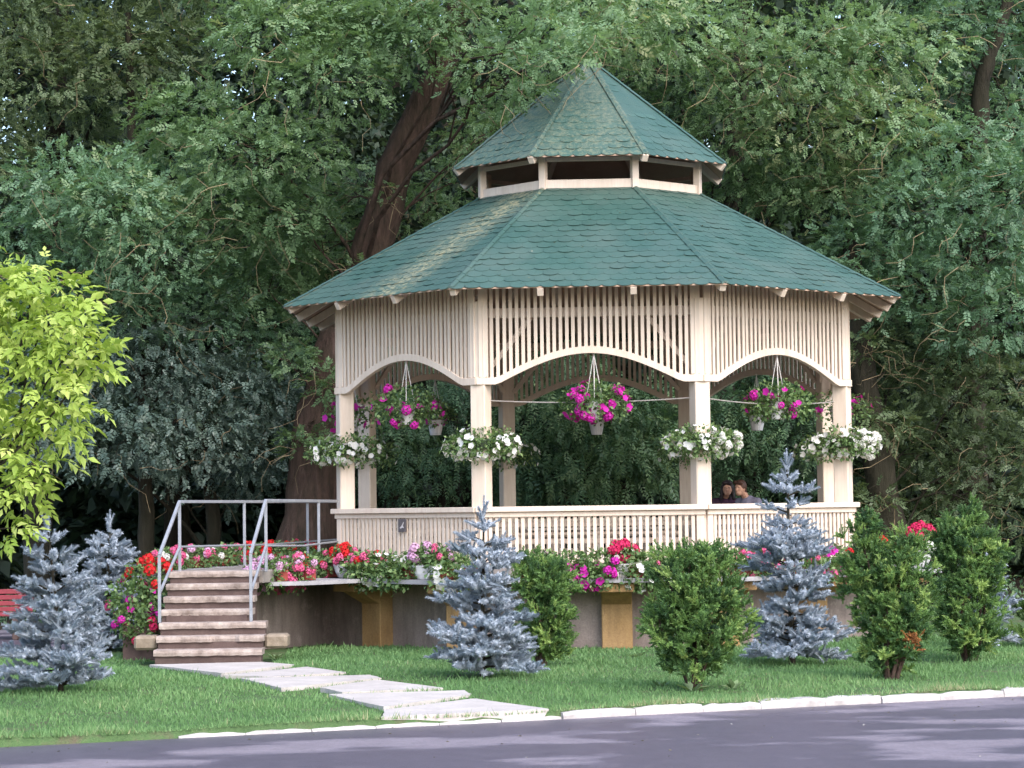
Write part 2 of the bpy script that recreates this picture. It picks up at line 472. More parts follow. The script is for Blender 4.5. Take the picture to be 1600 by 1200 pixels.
def needle_shoot(n=34, nl=0.30, nw=0.055, core=0.05, fwdlean=0.55, seed=2, core_t=True):
    r = np.random.default_rng(seed); V, F = [], []
    if core_t:
        for k in range(4):
            a = k * PI / 2; a2 = a + PI / 2; m = len(V)
            V += [[core * math.cos(a), 0, core * math.sin(a)], [core * math.cos(a2), 0, core * math.sin(a2)], [0, 1.0, 0]]
            F.append([m, m + 1, m + 2])
    for i in range(n):
        t = 0.05 + 0.92 * i / n; a = i * 2.39996 + r.normal(0, 0.2)
        o = np.array([math.cos(a), fwdlean + 0.6 * t, math.sin(a)]); o /= np.linalg.norm(o)
        s = np.cross(o, [0, 1, 0]); s /= np.linalg.norm(s)
        b = np.array([0, t, 0]); L = nl * (1 - 0.4 * t) * r.uniform(0.8, 1.15); m = len(V)
        V += [b - s * nw / 2, b + s * nw / 2, b + o * L]; F.append([m, m + 1, m + 2])
    return np.array(V), np.array(F)

T_PIN = [pinnate(5, 0.32, 0.15, 0.22, s) for s in (1, 2, 3)]
T_PIN_D = [pinnate(5, 0.34, 0.12, 0.5, s) for s in (4, 5)]
T_COMP = [compound(5, s) for s in (1, 2, 3, 4)]
T_SPR = [needle_shoot(50, 0.36, 0.115, 0.15, 0.22, s) for s in (1, 2)]
T_YEW = [needle_shoot(16, 0.42, 0.15, 0.05, 0.75, s) for s in (5, 6)]
T_LEAF = leaf_quad(0.62, 0.12)

def multi(tmpls, P, D, S, tint, nrm=None, roll=0.6):
    idx = rng.integers(0, len(tmpls), len(P)); out = []
    for i, t in enumerate(tmpls):
        k = idx == i
        if k.any(): out.append(scatter(t, P[k], D[k], S[k], tint[k], None if nrm is None else nrm[k], roll))
    return out

# ------------------------------------------------------------------ the setting: ground, road, kerb, lawn, path
KA, KB = Vector((-2.89, 21.09)), Vector((5.06, 24.45))
KD = (KB - KA).normalized(); KN = Vector((-KD.y, KD.x))           # along the kerb, and from the road into the lawn
def kp(s, n=0.0): return KA + KD * s + KN * n
t = NT('forest_soil'); v = t.world()
col = t.ramp(t.noise(1.2, 6, 0.65, v), [(0.3, (0.018, 0.013, 0.010)), (0.6, (0.04, 0.03, 0.02)), (0.8, (0.035, 0.045, 0.02))])
M['soil'] = t.done(t.pbsdf(col, 0.95, 0.1, t.noise(18, 4, 0.6, v), 0.6, 0.05))
g = MB(); g.add([(-600, -600, -0.16), (600, -600, -0.16), (600, 600, -0.16), (-600, 600, -0.16)], [(0, 1, 2, 3)])
tag(g.obj('ground', M['soil']), kind='structure')
g = MB(); a, b = kp(-60, 2.0), kp(60, 2.0); c, d = kp(60, 110), kp(-60, 110)
g.add([(a.x, a.y, -0.02), (b.x, b.y, -0.02), (c.x, c.y, -0.02), (d.x, d.y, -0.02)], [(0, 1, 2, 3)])
tag(g.obj('forest_floor', M['soil']), kind='structure')

t = NT('damp_asphalt')
ang = math.atan2(KD.y, KD.x)
w2 = t.world(scale=(0.55, 1.0, 1), rot=(0, 0, -ang * 0.8)); w = t.world()
n1 = t.noise(0.95, 4, 0.5, w2)
dry = t.ramp(n1, [(0.515, (0, 0, 0)), (0.59, (1, 1, 1))])
fine = t.noise(90, 3, 0.7, w); mid = t.noise(5, 5, 0.6, w)
dark = t.ramp(mid, [(0.3, (0.080, 0.067, 0.090)), (0.7, (0.102, 0.087, 0.114))])
lite = t.ramp(mid, [(0.3, (0.165, 0.142, 0.168)), (0.7, (0.215, 0.188, 0.218))])
col = t.mix(t.math('MULTIPLY', dry, 0.9), dark, lite)
col = t.mix(0.5, col, t.ramp(fine, [(0.3, (0.28,) * 3), (0.72, (0.76,) * 3)]), 'OVERLAY')
col = t.mix(0.45, col, t.ramp(t.noise(24, 5, 0.8, w), [(0.35, (0.33,) * 3), (0.68, (0.68,) * 3)]), 'OVERLAY')
rg = t.math('ADD', t.math('MULTIPLY', dry, 0.35), 0.42)
M['asphalt'] = t.done(t.pbsdf(col, rg, 0.4, fine, 0.35, 0.008))
g = MB(); a, b = kp(-80, 0.0), kp(80, 0.0); c, d = kp(80, -60), kp(-80, -60)
g.add([(a.x, a.y, -0.075), (d.x, d.y, -0.075), (c.x, c.y, -0.075), (b.x, b.y, -0.075)], [(0, 1, 2, 3)])
tag(g.obj('road', M['asphalt']), kind='structure')

t = NT('lawn_soil'); v = t.world()
col = t.ramp(t.noise(2.5, 6, 0.7, v), [(0.3, (0.06, 0.105, 0.045)), (0.5, (0.085, 0.145, 0.06)), (0.68, (0.12, 0.105, 0.072))])
M['lawn'] = t.done(t.pbsdf(col, 0.95, 0.1, t.noise(60, 4, 0.6, v), 0.7, 0.03))
g = MB(); NX, NY = 60, 30
def lawn_z(x, y): return 0.012 * math.sin(x * 1.7 + y * 0.8) + 0.01 * math.sin(y * 2.1 - x)
vs = []
for j in range(NY + 1):
    for i in range(NX + 1):
        p = kp(-14 + 32 * i / NX, 0.03 if j == 0 else (0.07 if j == 1 else 0.02 + 15 * (j - 1) / (NY - 1)))
        z = lawn_z(p.x, p.y) if j else -0.12
        vs.append((p.x, p.y, z))
g.add(vs, [(j * (NX + 1) + i, j * (NX + 1) + i + 1, (j + 1) * (NX + 1) + i + 1, (j + 1) * (NX + 1) + i) for j in range(NY) for i in range(NX)])
lawn = tag(g.obj('lawn', M['lawn'], smooth=True), kind='structure')

# far-left footpath with the bench
fp = MB(); fp.prism([(-16, 33.2), (-5.6, 32.6), (-5.3, 38.4), (-16, 39.5)], 0.0, 0.035)
tag(fp.obj('footpath', M['asphalt']), kind='structure')

# kerb of whitewashed stones
kerb = tag(empty('kerb', (KA.x, KA.y, 0)), kind='structure')
def kerbstone(s0, s1, w, ztop, zbot=-0.14, jog=0.0):
    L = s1 - s0 - 0.008
    b = MB(); n = 6
    prof = [(-w * 0.5, zbot), (-w * 0.5, ztop - 0.03), (-w * 0.36, ztop), (w * 0.5, ztop + 0.004), (w * 0.5, zbot)]
    vs = []
    for i in range(n + 1):
        for (q, z) in prof:
            vs.append((-L / 2 + L * i / n, q + random.uniform(-1, 1) * 0.006, z + (random.uniform(-1, 1) * 0.007 if z > zbot else 0) - (0.012 if i in (0, n) and z > zbot else 0)))
    k = len(prof)
    fs = [(i * k + j, (i + 1) * k + j, (i + 1) * k + j + 1, i * k + j + 1) for i in range(n) for j in range(k - 1)]
    fs += [tuple(range(k)), tuple(n * k + j for j in range(k - 1, -1, -1))]
    b.add(vs, fs)
    m = kp((s0 + s1) / 2, 0.06 + jog)
    return b.obj('kerbstone', M['whitewash'], kerb, loc=(m.x - KA.x, m.y - KA.y, 0), rz=ang + random.uniform(-0.012, 0.012))
for s in np.arange(0.0, 3.6, 0.6): kerbstone(s, s + 0.6, 0.09, -0.048)
edges = [3.6]
while edges[-1] < 16: edges.append(edges[-1] + random.choice((0.62, 0.66, 0.7, 0.74)))
for i in range(len(edges) - 1): kerbstone(edges[i], edges[i + 1], 0.115, 0.0 + random.uniform(-0.008, 0.006), jog=random.uniform(-0.012, 0.012))

# stepping slabs from the road to the stairs
path = tag(empty('stepping_path', (-2.0, 26, 0)), kind='structure')
SLABS = [[(-4.40, 29.45), (-3.10, 29.75), (-2.62, 29.14), (-3.31, 27.74)], [(-3.27, 27.50), (-2.45, 28.80), (-1.90, 27.72), (-2.66, 27.13)],
         [(-3.02, 26.98), (-1.62, 27.27), (-1.46, 26.72), (-2.42, 25.42)], [(-2.02, 25.42), (-1.49, 26.5), (-0.73, 25.13), (-1.75, 24.72)],
         [(-1.87, 24.50), (-0.52, 24.80), (-0.44, 24.22), (-1.23, 22.86)], [(-1.21, 22.66), (-0.41, 23.85), (0.30, 22.50), (-1.2, 21.87)]]
for k, q in enumerate(SLABS):
    b = MB(); poly = []
    for i in range(4):
        p, r = Vector(q[i]), Vector(q[(i + 1) % 4])
        for s in (0.02, 0.2, 0.4, 0.6, 0.8, 0.98):
            e = p.lerp(r, s); j = 0.012
            poly.append((e.x + random.uniform(-j, j) + 2.0, e.y + random.uniform(-j, j) - 26))
    tilt = random.uniform(-0.006, 0.006)
    b.prism(poly, -0.06, 0.034 + tilt - (0.02 if k == 5 else 0))
    b.obj('path_slab', M['slab'], path)

SLAB_TEST = [[Vector(p) for p in q] for q in SLABS]
def in_quad(x, y, q):
    ins = np.ones(len(x), bool)
    cx = sum(p.x for p in q) / 4; cy = sum(p.y for p in q) / 4
    for i in range(4):
        a, b = q[i], q[(i + 1) % 4]
        s = (b.x - a.x) * (y - a.y) - (b.y - a.y) * (x - a.x)
        s0 = (b.x - a.x) * (cy - a.y) - (b.y - a.y) * (cx - a.x)
        ins &= (s * (1 if s0 > 0 else -1) > -0.012)
    return ins

# ------------------------------------------------------------------ gazebo
S = 3.0
AP = S * (1 + math.sqrt(2)) / 2
GX, GY, GR = 1.203, 36.23, R(-2.65)
FLOOR, LEDGE, RAIL_TOP = 1.10, 0.936, 1.87
gaz = tag(empty('gazebo', (GX, GY, 0), GR), 'cream octagonal park gazebo with green shingled two-tier roof on raised base', 'gazebo')
def gw(x, y, z=0.0):
    """gazebo-local to world"""
    c, s = math.cos(GR), math.sin(GR)
    return Vector((GX + x * c - y * s, GY + x * s + y * c, z))
def oct_poly(k, off=0.0):
    a = AP * k + off; h = a * math.tan(R(22.5))
    return [(math.cos(R(45 * i)) * x - math.sin(R(45 * i)) * -a, math.sin(R(45 * i)) * x + math.cos(R(45 * i)) * -a) for i in range(8) for x in (-h,)]
def face_local(i, u, d, z):
    """point on face i: u along the face, d outwards of the wall plane"""
    p = R(45 * i); x, y = u, -(AP + d)
    return Vector((x * math.cos(p) - y * math.sin(p), x * math.sin(p) + y * math.cos(p), z))

MB().prism(oct_poly(1.04), LEDGE - 0.1, FLOOR).obj('floor_slab', M['deck'], gaz, 0.01)
# ring ledge on which the flower pots stand
pi_, po_ = oct_poly(1.03), oct_poly(1.33)
b = MB()
n = 8
vs = [(*p, LEDGE) for p in po_] + [(*p, LEDGE) for p in pi_] + [(*p, LEDGE - 0.055) for p in po_] + [(*p, LEDGE - 0.055) for p in pi_]
fs = []
for i in range(8):
    j = (i + 1) % 8
    fs += [(i, j, 8 + j, 8 + i), (16 + i, 24 + i, 24 + j, 16 + j), (i, 16 + i, 16 + j, j), (8 + i, 8 + j, 24 + j, 24 + i)]
b.add(vs, fs).obj('flower_ledge', M['ledge'], gaz)
MB().prism(oct_poly(1.12), -0.1, LEDGE - 0.06).obj('base_wall', M['drum'], gaz)

# ochre pillars with corbels under the ledge
pil = MB().box((0, 0, 0.34), (0.40, 0.30, 0.90)).mesh('pillar', M['ochre'], 0.012)
cb = MB()
cb.add([(-0.23, -0.62, 0.755), (0.23, -0.62, 0.755), (0.23, 0.1, 0.755), (-0.23, 0.1, 0.755), (-0.23, -0.62, 0.876), (0.23, -0.62, 0.876), (0.23, 0.1, 0.876), (-0.23, 0.1, 0.876)],
       [(0, 3, 2, 1), (4, 5, 6, 7), (0, 1, 5, 4), (2, 3, 7, 6), (0, 4, 7, 3), (1, 2, 6, 5)])
cb.add([(-0.195, -0.50, 0.76), (0.195, -0.50, 0.76), (0.195, -0.145, 0.58), (-0.195, -0.145, 0.58), (-0.195, -0.145, 0.76), (0.195, -0.145, 0.76)], [(0, 1, 2, 3), (0, 3, 4), (1, 5, 2)])
corb = cb.mesh('corbel', M['ochre'], 0.01)
for i in range(8):
    if i in (5, 6): continue
    for u in ((0.32,) if i == 0 else (0.0,)):
        p = face_local(i, u, AP * 0.12 + 0.07, 0)
        o = link('pillar', pil, gaz, p, R(45 * i)); link('corbel', corb, o)
    a8 = R(-90 + 22.5 + 45 * i); rr = (AP * 1.12 + 0.0) / math.cos(R(22.5))
    o = link('pillar', pil, gaz, (rr * math.cos(a8), rr * math.sin(a8), 0), a8 + PI / 2); link('corbel', corb, o)

# posts
RC = AP / math.cos(R(22.5))
post_me = MB().box((0, 0, (FLOOR + 4.62) / 2), (0.215, 0.215, 4.62 - FLOOR)).mesh('post', M['cream'], 0.012)
for i in range(8):
    a8 = R(-90 + 22.5 + 45 * i); rr = RC - 0.10
    link('post', post_me, gaz, (rr * math.cos(a8), rr * math.sin(a8), 0), a8)

HW = S / 2
def arch(u):
    flat = 0.27
    x = HW - abs(u)
    if x < flat: return 3.50
    tt = min(1.0, (x - flat) / (HW - flat))
    return 3.50 + 0.40 * math.sin(PI / 2 * tt)
slat_me = MB().box((0, 0, 0.5), (0.046, 0.022, 1.0)).mesh('slat', M['cream'])
bal_me = MB().box((0, 0, 0.5), (0.045, 0.022, 1.0)).mesh('baluster', M['cream'])
# valance frame: top plate, two corner boards; arch board is its own piece
vf = MB()
vf.box((0, -(AP - 0.10), 4.46), (S - 0.10, 0.12, 0.13))
for s in (-1, 1):
    vf.box((s * (HW - 0.085), -(AP + 0.022), (3.60 + 5.02) / 2), (0.13, 0.03, 5.02 - 3.60))
    vf.bar((s * (HW - 0.16), -(AP - 0.16), 3.72), (s * (HW - 0.72), -(AP - 0.16), 4.40), 0.05, 0.07)
val_me = vf.mesh('valance', M['cream'], 0.006)
ar = MB(); nseg = 36; vs = []
for k in range(nseg + 1):
    u = -HW - 0.012 + (S + 0.024) * k / nseg
    z = arch(max(-HW, min(HW, u)))
    for (y, dz) in ((-(AP + 0.052), 0), (-(AP + 0.052), 0.095), (-(AP - 0.02), 0.095), (-(AP - 0.02), 0)):
        vs.append((u, y, z + dz))
fs = [(k * 4 + j, (k + 1) * 4 + j, (k + 1) * 4 + (j + 1) % 4, k * 4 + (j + 1) % 4) for k in range(nseg) for j in range(4)] + [(0, 1, 2, 3), tuple(nseg * 4 + j for j in (3, 2, 1, 0))]
ar.add(vs, fs); arch_me = ar.mesh('arch_board', M['cream'], 0.004)
NSL = 32
for i in range(8):
    va = link('valance', val_me, gaz, (0, 0, 0), R(45 * i))
    link('arch_board', arch_me, va)
    for k in range(NSL):
        u = -HW + 0.20 + (S - 0.40) * k / (NSL - 1)
        z0 = arch(u) + 0.075
        o = link('slat', slat_me, va, (u + random.uniform(-0.004, 0.004), -(AP + 0.020 + random.uniform(-0.004, 0.004)), z0)); o.scale = (1, 1, 5.02 - z0)

# railing: cap, fascia, bottom rail with balusters as sub-parts (face 6, the entrance, has none)
rl = MB()
rl.box((0, -(AP + 0.02), RAIL_TOP - 0.035), (S + 0.08, 0.22, 0.07))
rl.box((0, -(AP + 0.062), RAIL_TOP - 0.105), (S + 0.02, 0.035, 0.07))
rl.box((0, -(AP + 0.062), FLOOR + 0.045), (S + 0.02, 0.035, 0.075))
rl.box((0, -(AP + 0.0), FLOOR + 0.02), (S - 0.2, 0.08, 0.06))
for s in (-1, 1): rl.box((s * (HW - 0.06), -(AP + 0.040), (FLOOR + RAIL_TOP) / 2 - 0.03), (0.10, 0.035, RAIL_TOP - FLOOR - 0.16))
rail_me = rl.mesh('railing', M['cream'], 0.006)
sb = MB()
for dy in (0.16, 0.30, 0.44): sb.box((0, -(AP - dy - 0.02), FLOOR + 0.40), (2.55 - dy * 0.83, 0.115, 0.04))
for u in (-0.95, 0, 0.95): sb.box((u, -(AP - 0.32), FLOOR + 0.19), (0.07, 0.34, 0.379))
sb.box((0, -(AP - 0.055), FLOOR + 0.53), (S - 0.34, 0.028, 0.07))
sb.box((0, -(AP - 0.055), FLOOR + 0.30), (S - 0.34, 0.028, 0.07))
seat_me = sb.mesh('inner_bench', M['cream'], 0.005)
NB = 32
for i in range(8):
    if i == 6: continue
    ra = link('railing', rail_me, gaz, (0, 0, 0), R(45 * i))
    for k in range(NB):
        u = -HW + 0.155 + (S - 0.31) * k / (NB - 1)
        o = link('baluster', bal_me, ra, (u + random.uniform(-0.003, 0.003), -(AP + 0.040), FLOOR + 0.08)); o.scale = (1, 1, RAIL_TOP - FLOOR - 0.20)
    link('inner_bench', seat_me, gaz, (0, 0, 0), R(45 * i))

# roofs
def clip(poly, a, b, c):
    """keep a*x+b*y<=c"""
    out = []
    for i in range(len(poly)):
        p, q = poly[i], poly[(i + 1) % len(poly)]
        dp, dq = a * p[0] + b * p[1] - c, a * q[0] + b * q[1] - c
        if dp <= 0: out.append(p)
        if dp * dq < 0:
            s = dp / (dp - dq); out.append((p[0] + (q[0] - p[0]) * s, p[1] + (q[1] - p[1]) * s))
    return out

def roof_face_shingles(a0, z0, a1, z1, rngl):
    """yield strips: lists of (verts, faces, tint) in face-0 coordinates; a = apothem, z = height at eave (0) and top (1)"""
    L = math.hypot(a0 - a1, z1 - z0); sx, sz = (a0 - a1) / L, (z1 - z0) / L
    tn = math.tan(R(22.5))
    nrm = Vector((0, -sz, sx)); slope = Vector((0, sx, sz))
    def P(u, v, h): return Vector((u, -a0, z0)) + slope * v + Vector((u * 0, 0, 0)) + nrm * h
    ex, tab, strips = 0.175, 0.2, []
    rows = int((L + 0.03) / ex) + 1
    for r_ in range(rows):
        v0 = -0.035 + r_ * ex
        w = (a0 - max(0, v0) * sx) * tn + 0.03
        off = (0.1 if r_ % 2 else 0) + rngl.uniform(-0.015, 0.015)
        k0 = -int((w + off) / tab) - 2; k1 = int((w - off) / tab) + 2
        ks = list(range(k0, k1))
        for st in range(0, len(ks), 5):
            V, F, T = [], [], []
            sh = rngl.uniform(0, 0.003)
            for k in ks[st:st + 5]:
                u0 = off + k * tab; u1 = u0 + tab - 0.003
                ti = min(1, max(0, rngl.gauss(0.5, 0.22)))
                jb = rngl.uniform(-0.008, 0.008)
                bot = [(u0, v0 + 0.052), (u0 + 0.02, v0 + 0.024 + jb), (u0 + 0.055, v0 + 0.006 + jb), ((u0 + u1) / 2, v0 + jb), (u1 - 0.055, v0 + 0.006 + jb), (u1 - 0.02, v0 + 0.024 + jb), (u1, v0 + 0.052)]
                vt = min(v0 + ex + 0.02, L)
                if vt <= v0 + 0.08: continue
                poly = bot + [(u1, vt), (u0, vt)]
                m = a0 * tn + 0.012
                poly = clip(poly, 1, sx * tn, m); poly = clip(poly, -1, sx * tn, m) if len(poly) > 2 else []
                if len(poly) < 3: continue
                n0 = len(V); N = len(poly)
                cu = rngl.choice((0, 0, 0, 0, 0.003, 0.008))
                lift = lambda v: 0.010 - 0.006 * (v - v0) / (ex + 0.02) + sh + cu * max(0, 1 - (v - v0) / 0.1)
                V += [P(u, v, lift(v)) for u, v in poly] + [P(u, v, lift(v) - 0.0055) for u, v in poly]
                F.append(tuple(n0 + i for i in range(N)))
                F += [(n0 + i, n0 + N + i, n0 + N + (i + 1) % N, n0 + (i + 1) % N) for i in range(N) if (poly[i][1] < vt - 1e-4 or poly[(i + 1) % N][1] < vt - 1e-4)]
                T += [ti] * (2 * N)
            if V: strips.append((V, F, T))
    return strips

def pymesh(name, V, F, T, mat):
    me = bpy.data.meshes.new(name); me.from_pydata([tuple(p) for p in V], [], F)
    a = me.attributes.new('tint', 'FLOAT', 'POINT'); a.data.foreach_set('value', T)
    me.materials.append(mat); return me

def roof_tier(panel_name, k0, z0, k1, z1, mats, single_faces, rafters):
    a0, a1 = AP * k0, AP * k1
    tn = math.tan(R(22.5))
    L = math.hypot(a0 - a1, z1 - z0); sx, sz = (a0 - a1) / L, (z1 - z0) / L
    nv = Vector((0, -sz, sx))
    e_ = 0.012; q = [Vector((-a0 * tn, -a0, z0)), Vector((a0 * tn, -a0, z0)), Vector((max(a1, 0.02) * tn, -max(a1, 0.02), z1)), Vector((-max(a1, 0.02) * tn, -max(a1, 0.02), z1))]
    pb = MB(); pb.add([p for p in q] + [p - Vector((0, 0, 0.018)) for p in q], [(0, 1, 2, 3), (7, 6, 5, 4), (0, 4, 5, 1), (1, 5, 6, 2), (2, 6, 7, 3), (3, 7, 4, 0)])
    panel_me = pb.mesh(panel_name, M['soffit'])
    rf = MB()
    # rafter straight down the middle lines of the face, tail shows under the eave
    for i in range(8):
        pa = link(panel_name, panel_me, gaz, (0, 0, 0), R(45 * i))
        rl_ = random.Random(100 + i)
        strips = roof_face_shingles(a0, z0, a1, z1, rl_)
        mat = mats.get(i, mats[None])
        if i in single_faces:
            for V, F, T in strips:
                link('shingle', pymesh('shingle', V, F, T, mat), pa)
        else:
            VV, FF, TT = [], [], []
            for V, F, T in strips:
                n0 = len(VV); VV += V; FF += [tuple(x + n0 for x in f) for f in F]; TT += T
            o = link('shingles', pymesh('shingles', VV, FF, TT, mat), pa); o['kind'] = 'stuff'
        ul = link('underlay', pymesh('underlay', [p + nv * 0.004 for p in q], [(0, 1, 2, 3)], [0.3] * 4, mat), pa)
        # hip cap on the right-hand hip of this face, laid as short overlapping strips
        hb = MB()
        p0 = Vector((a0 * tn, -a0, z0 + 0.012)); p1 = Vector((max(a1, 0.03) * tn, -max(a1, 0.03), z1 + 0.012))
        nseg = int((p1 - p0).length / 0.2)
        side = Vector((math.cos(R(22.5)), math.sin(R(22.5)), 0))
        for s in range(nseg):
            q0 = p0.lerp(p1, s / nseg); q1 = p0.lerp(p1, (s + 1.15) / nseg if s < nseg - 1 else 1)
            h0, h1 = 0.024, 0.017
            wv = 0.05
            dn = Vector((0, 0, -0.022))
            hb.add([q0 - side * wv + dn + Vector((0, 0, h0)), q0 + Vector((0, 0, h0)), q0 + side * wv + dn + Vector((0, 0, h0)), q1 - side * wv + dn + Vector((0, 0, h1)), q1 + Vector((0, 0, h1)), q1 + side * wv + dn + Vector((0, 0, h1)),
                    q0 - side * wv + dn, q0, q0 + side * wv + dn], [(0, 1, 4, 3), (1, 2, 5, 4), (0, 6, 7, 1), (1, 7, 8, 2)])
        hm = hb.mesh('hip_cap', mat)
        at_ = hm.attributes.new('tint', 'FLOAT', 'POINT'); at_.data.foreach_set('value', [0.15] * len(hm.vertices))
        link('hip_cap', hm, pa)
        if rafters:
            for u in rafters:
                rb = MB(); y0 = -(a0 - 0.03)
                rb.bar((u, y0, z0 - 0.092 + 0.03 * sz / sx), (u, -max(a1, abs(u) / tn * 1.0 + 0.1), z0 - 0.092 + (a0 - max(a1, abs(u) / tn + 0.1)) * sz / sx), 0.085, 0.11)
                rb.obj('rafter', M['cream'], pa, 0.006)
        rb = MB(); f = 0.985; c0 = Vector((a0 * tn * f, -a0 * f, z0 - 0.085 + 0.015 * a0 * sz / sx)); c1 = Vector((max(a1, 0.03) * tn, -max(a1, 0.03), z1 - 0.085))
        rb.bar(c0, c1, 0.09, 0.11); rb.obj('rafter', M['cream'], pa, 0.006)

roof_tier('lower_roof_panel', 1.2, 4.74, 0.415, 6.43, {None: M['shingle'], 7: M['shingle_streak']}, (0, 1, 7), (-0.62, 0.60))
# cupola between the roofs
AC = AP * 0.435; HC = AC * math.tan(R(22.5))
bandm = MB().box((0, -AC, 6.44), (2 * HC, 0.04, 0.135)).box((0, -(AC - 0.01), 6.80), (2 * HC - 0.1, 0.05, 0.06)).mesh('cupola_band', M['cream'], 0.005)
cpm = MB().box((0, 0, 6.63), (0.10, 0.10, 0.54)).mesh('cupola_post', M['cream'], 0.006)
for i in range(8):
    link('cupola_band', bandm, gaz, (0, 0, 0), R(45 * i))
    a8 = R(-90 + 22.5 + 45 * i); rr = AC / math.cos(R(22.5)) - 0.005
    link('cupola_post', cpm, gaz, (rr * math.cos(a8), rr * math.sin(a8), 0), a8)
MB().prism(oct_poly(0.40), 6.30, 6.34).obj('cupola_ceiling', M['soffit'], gaz)
roof_tier('upper_roof_panel', 0.545, 6.80, 0.0, 8.50, {None: M['shingle_moss'], 1: M['shingle'], 2: M['shingle']}, (0, 1, 7), ())

# little plaque on the front-left railing
pf = face_local(7, 0.0, 0.083, 1.63)
pb = MB().box((0, 0, 0), (0.17, 0.016, 0.18)); pq = pb.obj('plaque', M['plaque'], gaz, 0.006, loc=pf, rz=R(45 * 7))
eb = MB()
eb.prism([(-0.045, -0.03), (-0.01, -0.012), (0.035, 0.045), (0.05, 0.05), (0.022, -0.005), (0.045, -0.035), (0.0, -0.03), (-0.02, -0.045)], 0, 0.004)
ob = eb.obj('emblem', M['emblem'], pq, loc=(0, -0.0085, 0.0)); ob.rotation_euler = (PI / 2, 0, 0)

# ------------------------------------------------------------------ staircase with landing and handrails
SB = Vector((-3.715, 29.66, 0)); SR = R(0.6)
st = tag(empty('staircase', SB, SR), 'worn concrete stairs with grey metal handrails leading up to the gazebo', 'stairs')
def stz(k): return 0.195 + (k - 1) * (FLOOR - 0.195) / 6
TD = 0.262
def worn_tread(w, d, th, seed, chip=None):
    r = random.Random(seed); b = MB(); n = 22; vs = []
    for i in range(n + 1):
        x = -w / 2 + w * i / n
        dz = r.uniform(-0.006, 0.004); dy = r.uniform(0, 0.010)
        if chip and chip[0] < x < chip[1]: dz -= 0.012; dy += 0.035
        for (y, z) in ((dy + 0.008, -th + r.uniform(-0.004, 0.004)), (dy, -th * 0.5), (dy + 0.006, -0.010 + dz), (dy + 0.022, dz * 0.3), (d, 0), (d, -th)):
            vs.append((x, y, z))
    b.add(vs, [(i * 6 + j, (i + 1) * 6 + j, (i + 1) * 6 + (j + 1) % 6, i * 6 + (j + 1) % 6) for i in range(n) for j in range(6)] + [tuple(range(6)), tuple(n * 6 + j for j in range(5, -1, -1))])
    return b
for k in range(1, 8):
    wd = 1.31 if k <= 3 else 1.14; cx = 0.0 if k <= 3 else -0.10
    y0 = (k - 1) * TD
    dep = TD + 0.10 if k < 7 else 0.5
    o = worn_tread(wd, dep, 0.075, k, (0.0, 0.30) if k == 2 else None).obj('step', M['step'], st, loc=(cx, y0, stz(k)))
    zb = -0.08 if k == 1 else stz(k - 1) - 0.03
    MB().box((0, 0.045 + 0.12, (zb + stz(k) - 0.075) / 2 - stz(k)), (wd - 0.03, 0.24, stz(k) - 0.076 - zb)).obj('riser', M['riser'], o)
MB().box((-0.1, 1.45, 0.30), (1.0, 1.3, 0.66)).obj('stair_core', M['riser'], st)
for s, x in ((-1, -0.81), (1, 0.79)):
    bb = MB().box((x, 0.62, 0.26), (0.28, 0.42, 0.17)); bb.obj('side_block', M['stone'], st, 0.03)
# landing (world corners turned into the stair's own axes)
inv = Matrix.Rotation(-SR, 3, 'Z')
def sl(x, y, z): return inv @ (Vector((x, y, z)) - SB)
LAND = [(-4.42, 31.50), (-3.22, 31.50), (-2.38, 34.55), (-2.10, 37.6), (-2.60, 38.0)]
MB().prism([sl(x, y, 0)[:2] for x, y in LAND], 0.93, FLOOR - 0.004).obj('landing', M['deck'], st, 0.01)
LW = [(-4.3, 31.7), (-3.6, 32.2), (-2.6, 34.6), (-2.2, 37.4), (-2.7, 37.8)]
MB().prism([sl(x, y, 0)[:2] for x, y in LW], -0.05, 0.93).obj('landing_base', M['drum'], st)
MB().prism([sl(*p, 0)[:2] for p in ((-3.18, 31.75), (-2.72, 31.85), (-1.75, 32.9), (-2.3, 34.3))], LEDGE - 0.05, LEDGE).obj('side_shelf', M['ledge'], st)
def sqt(b, p0, p1): b.bar(p0, p1, 0.038, 0.038, (0, 1, 0.02) if abs((Vector(p1) - Vector(p0)).normalized().z) > 0.95 else (0, 0, 1))
def handrail(s, top, run, posts):
    """s: bottom post (stair axes), top: post at the stair head, run: end of the level rail in world"""
    b = MB(); P = lambda p: sl(*p)
    b0, t0, e0 = Vector(s), P(top), P(run)
    zt, zm = 1.99, 1.41
    sqt(b, b0, b0 + Vector((0, 0, 0.83)))
    sqt(b, b0 + Vector((0, 0, 0.83)), Vector((t0.x, t0.y, zt)))
    b.bar(b0 + Vector((0, 0, 0.36)), (t0.x, t0.y, zm), 0.03, 0.03)
    sqt(b, Vector((t0.x, t0.y, FLOOR - 0.02)), Vector((t0.x, t0.y, zt)))
    sqt(b, Vector((t0.x, t0.y, zt)), Vector((e0.x, e0.y, zt - 0.01)))
    mid = (Vector((t0.x, t0.y, zm)) + Vector((e0.x, e0.y, zm))) / 2
    b.tube([Vector((t0.x, t0.y, zm)), mid - Vector((0, 0, 0.03)), Vector((e0.x, e0.y, zm))], 0.017, 5)
    o = b.obj('handrail', M['rail'], st, 0.004)
    for f in posts:
        q = Vector((t0.x, t0.y, 0)).lerp(Vector((e0.x, e0.y, 0)), f)
        pb = MB(); sqt(pb, Vector((q.x, q.y, FLOOR - 0.02)), Vector((q.x, q.y, zt - 0.02))); pb.obj('rail_post', M['rail'], o, 0.004)
handrail((-0.655, 0.60, stz(3)), (-4.30, 31.55, 0), (-2.55, 37.95, 0), (0.34, 0.72))
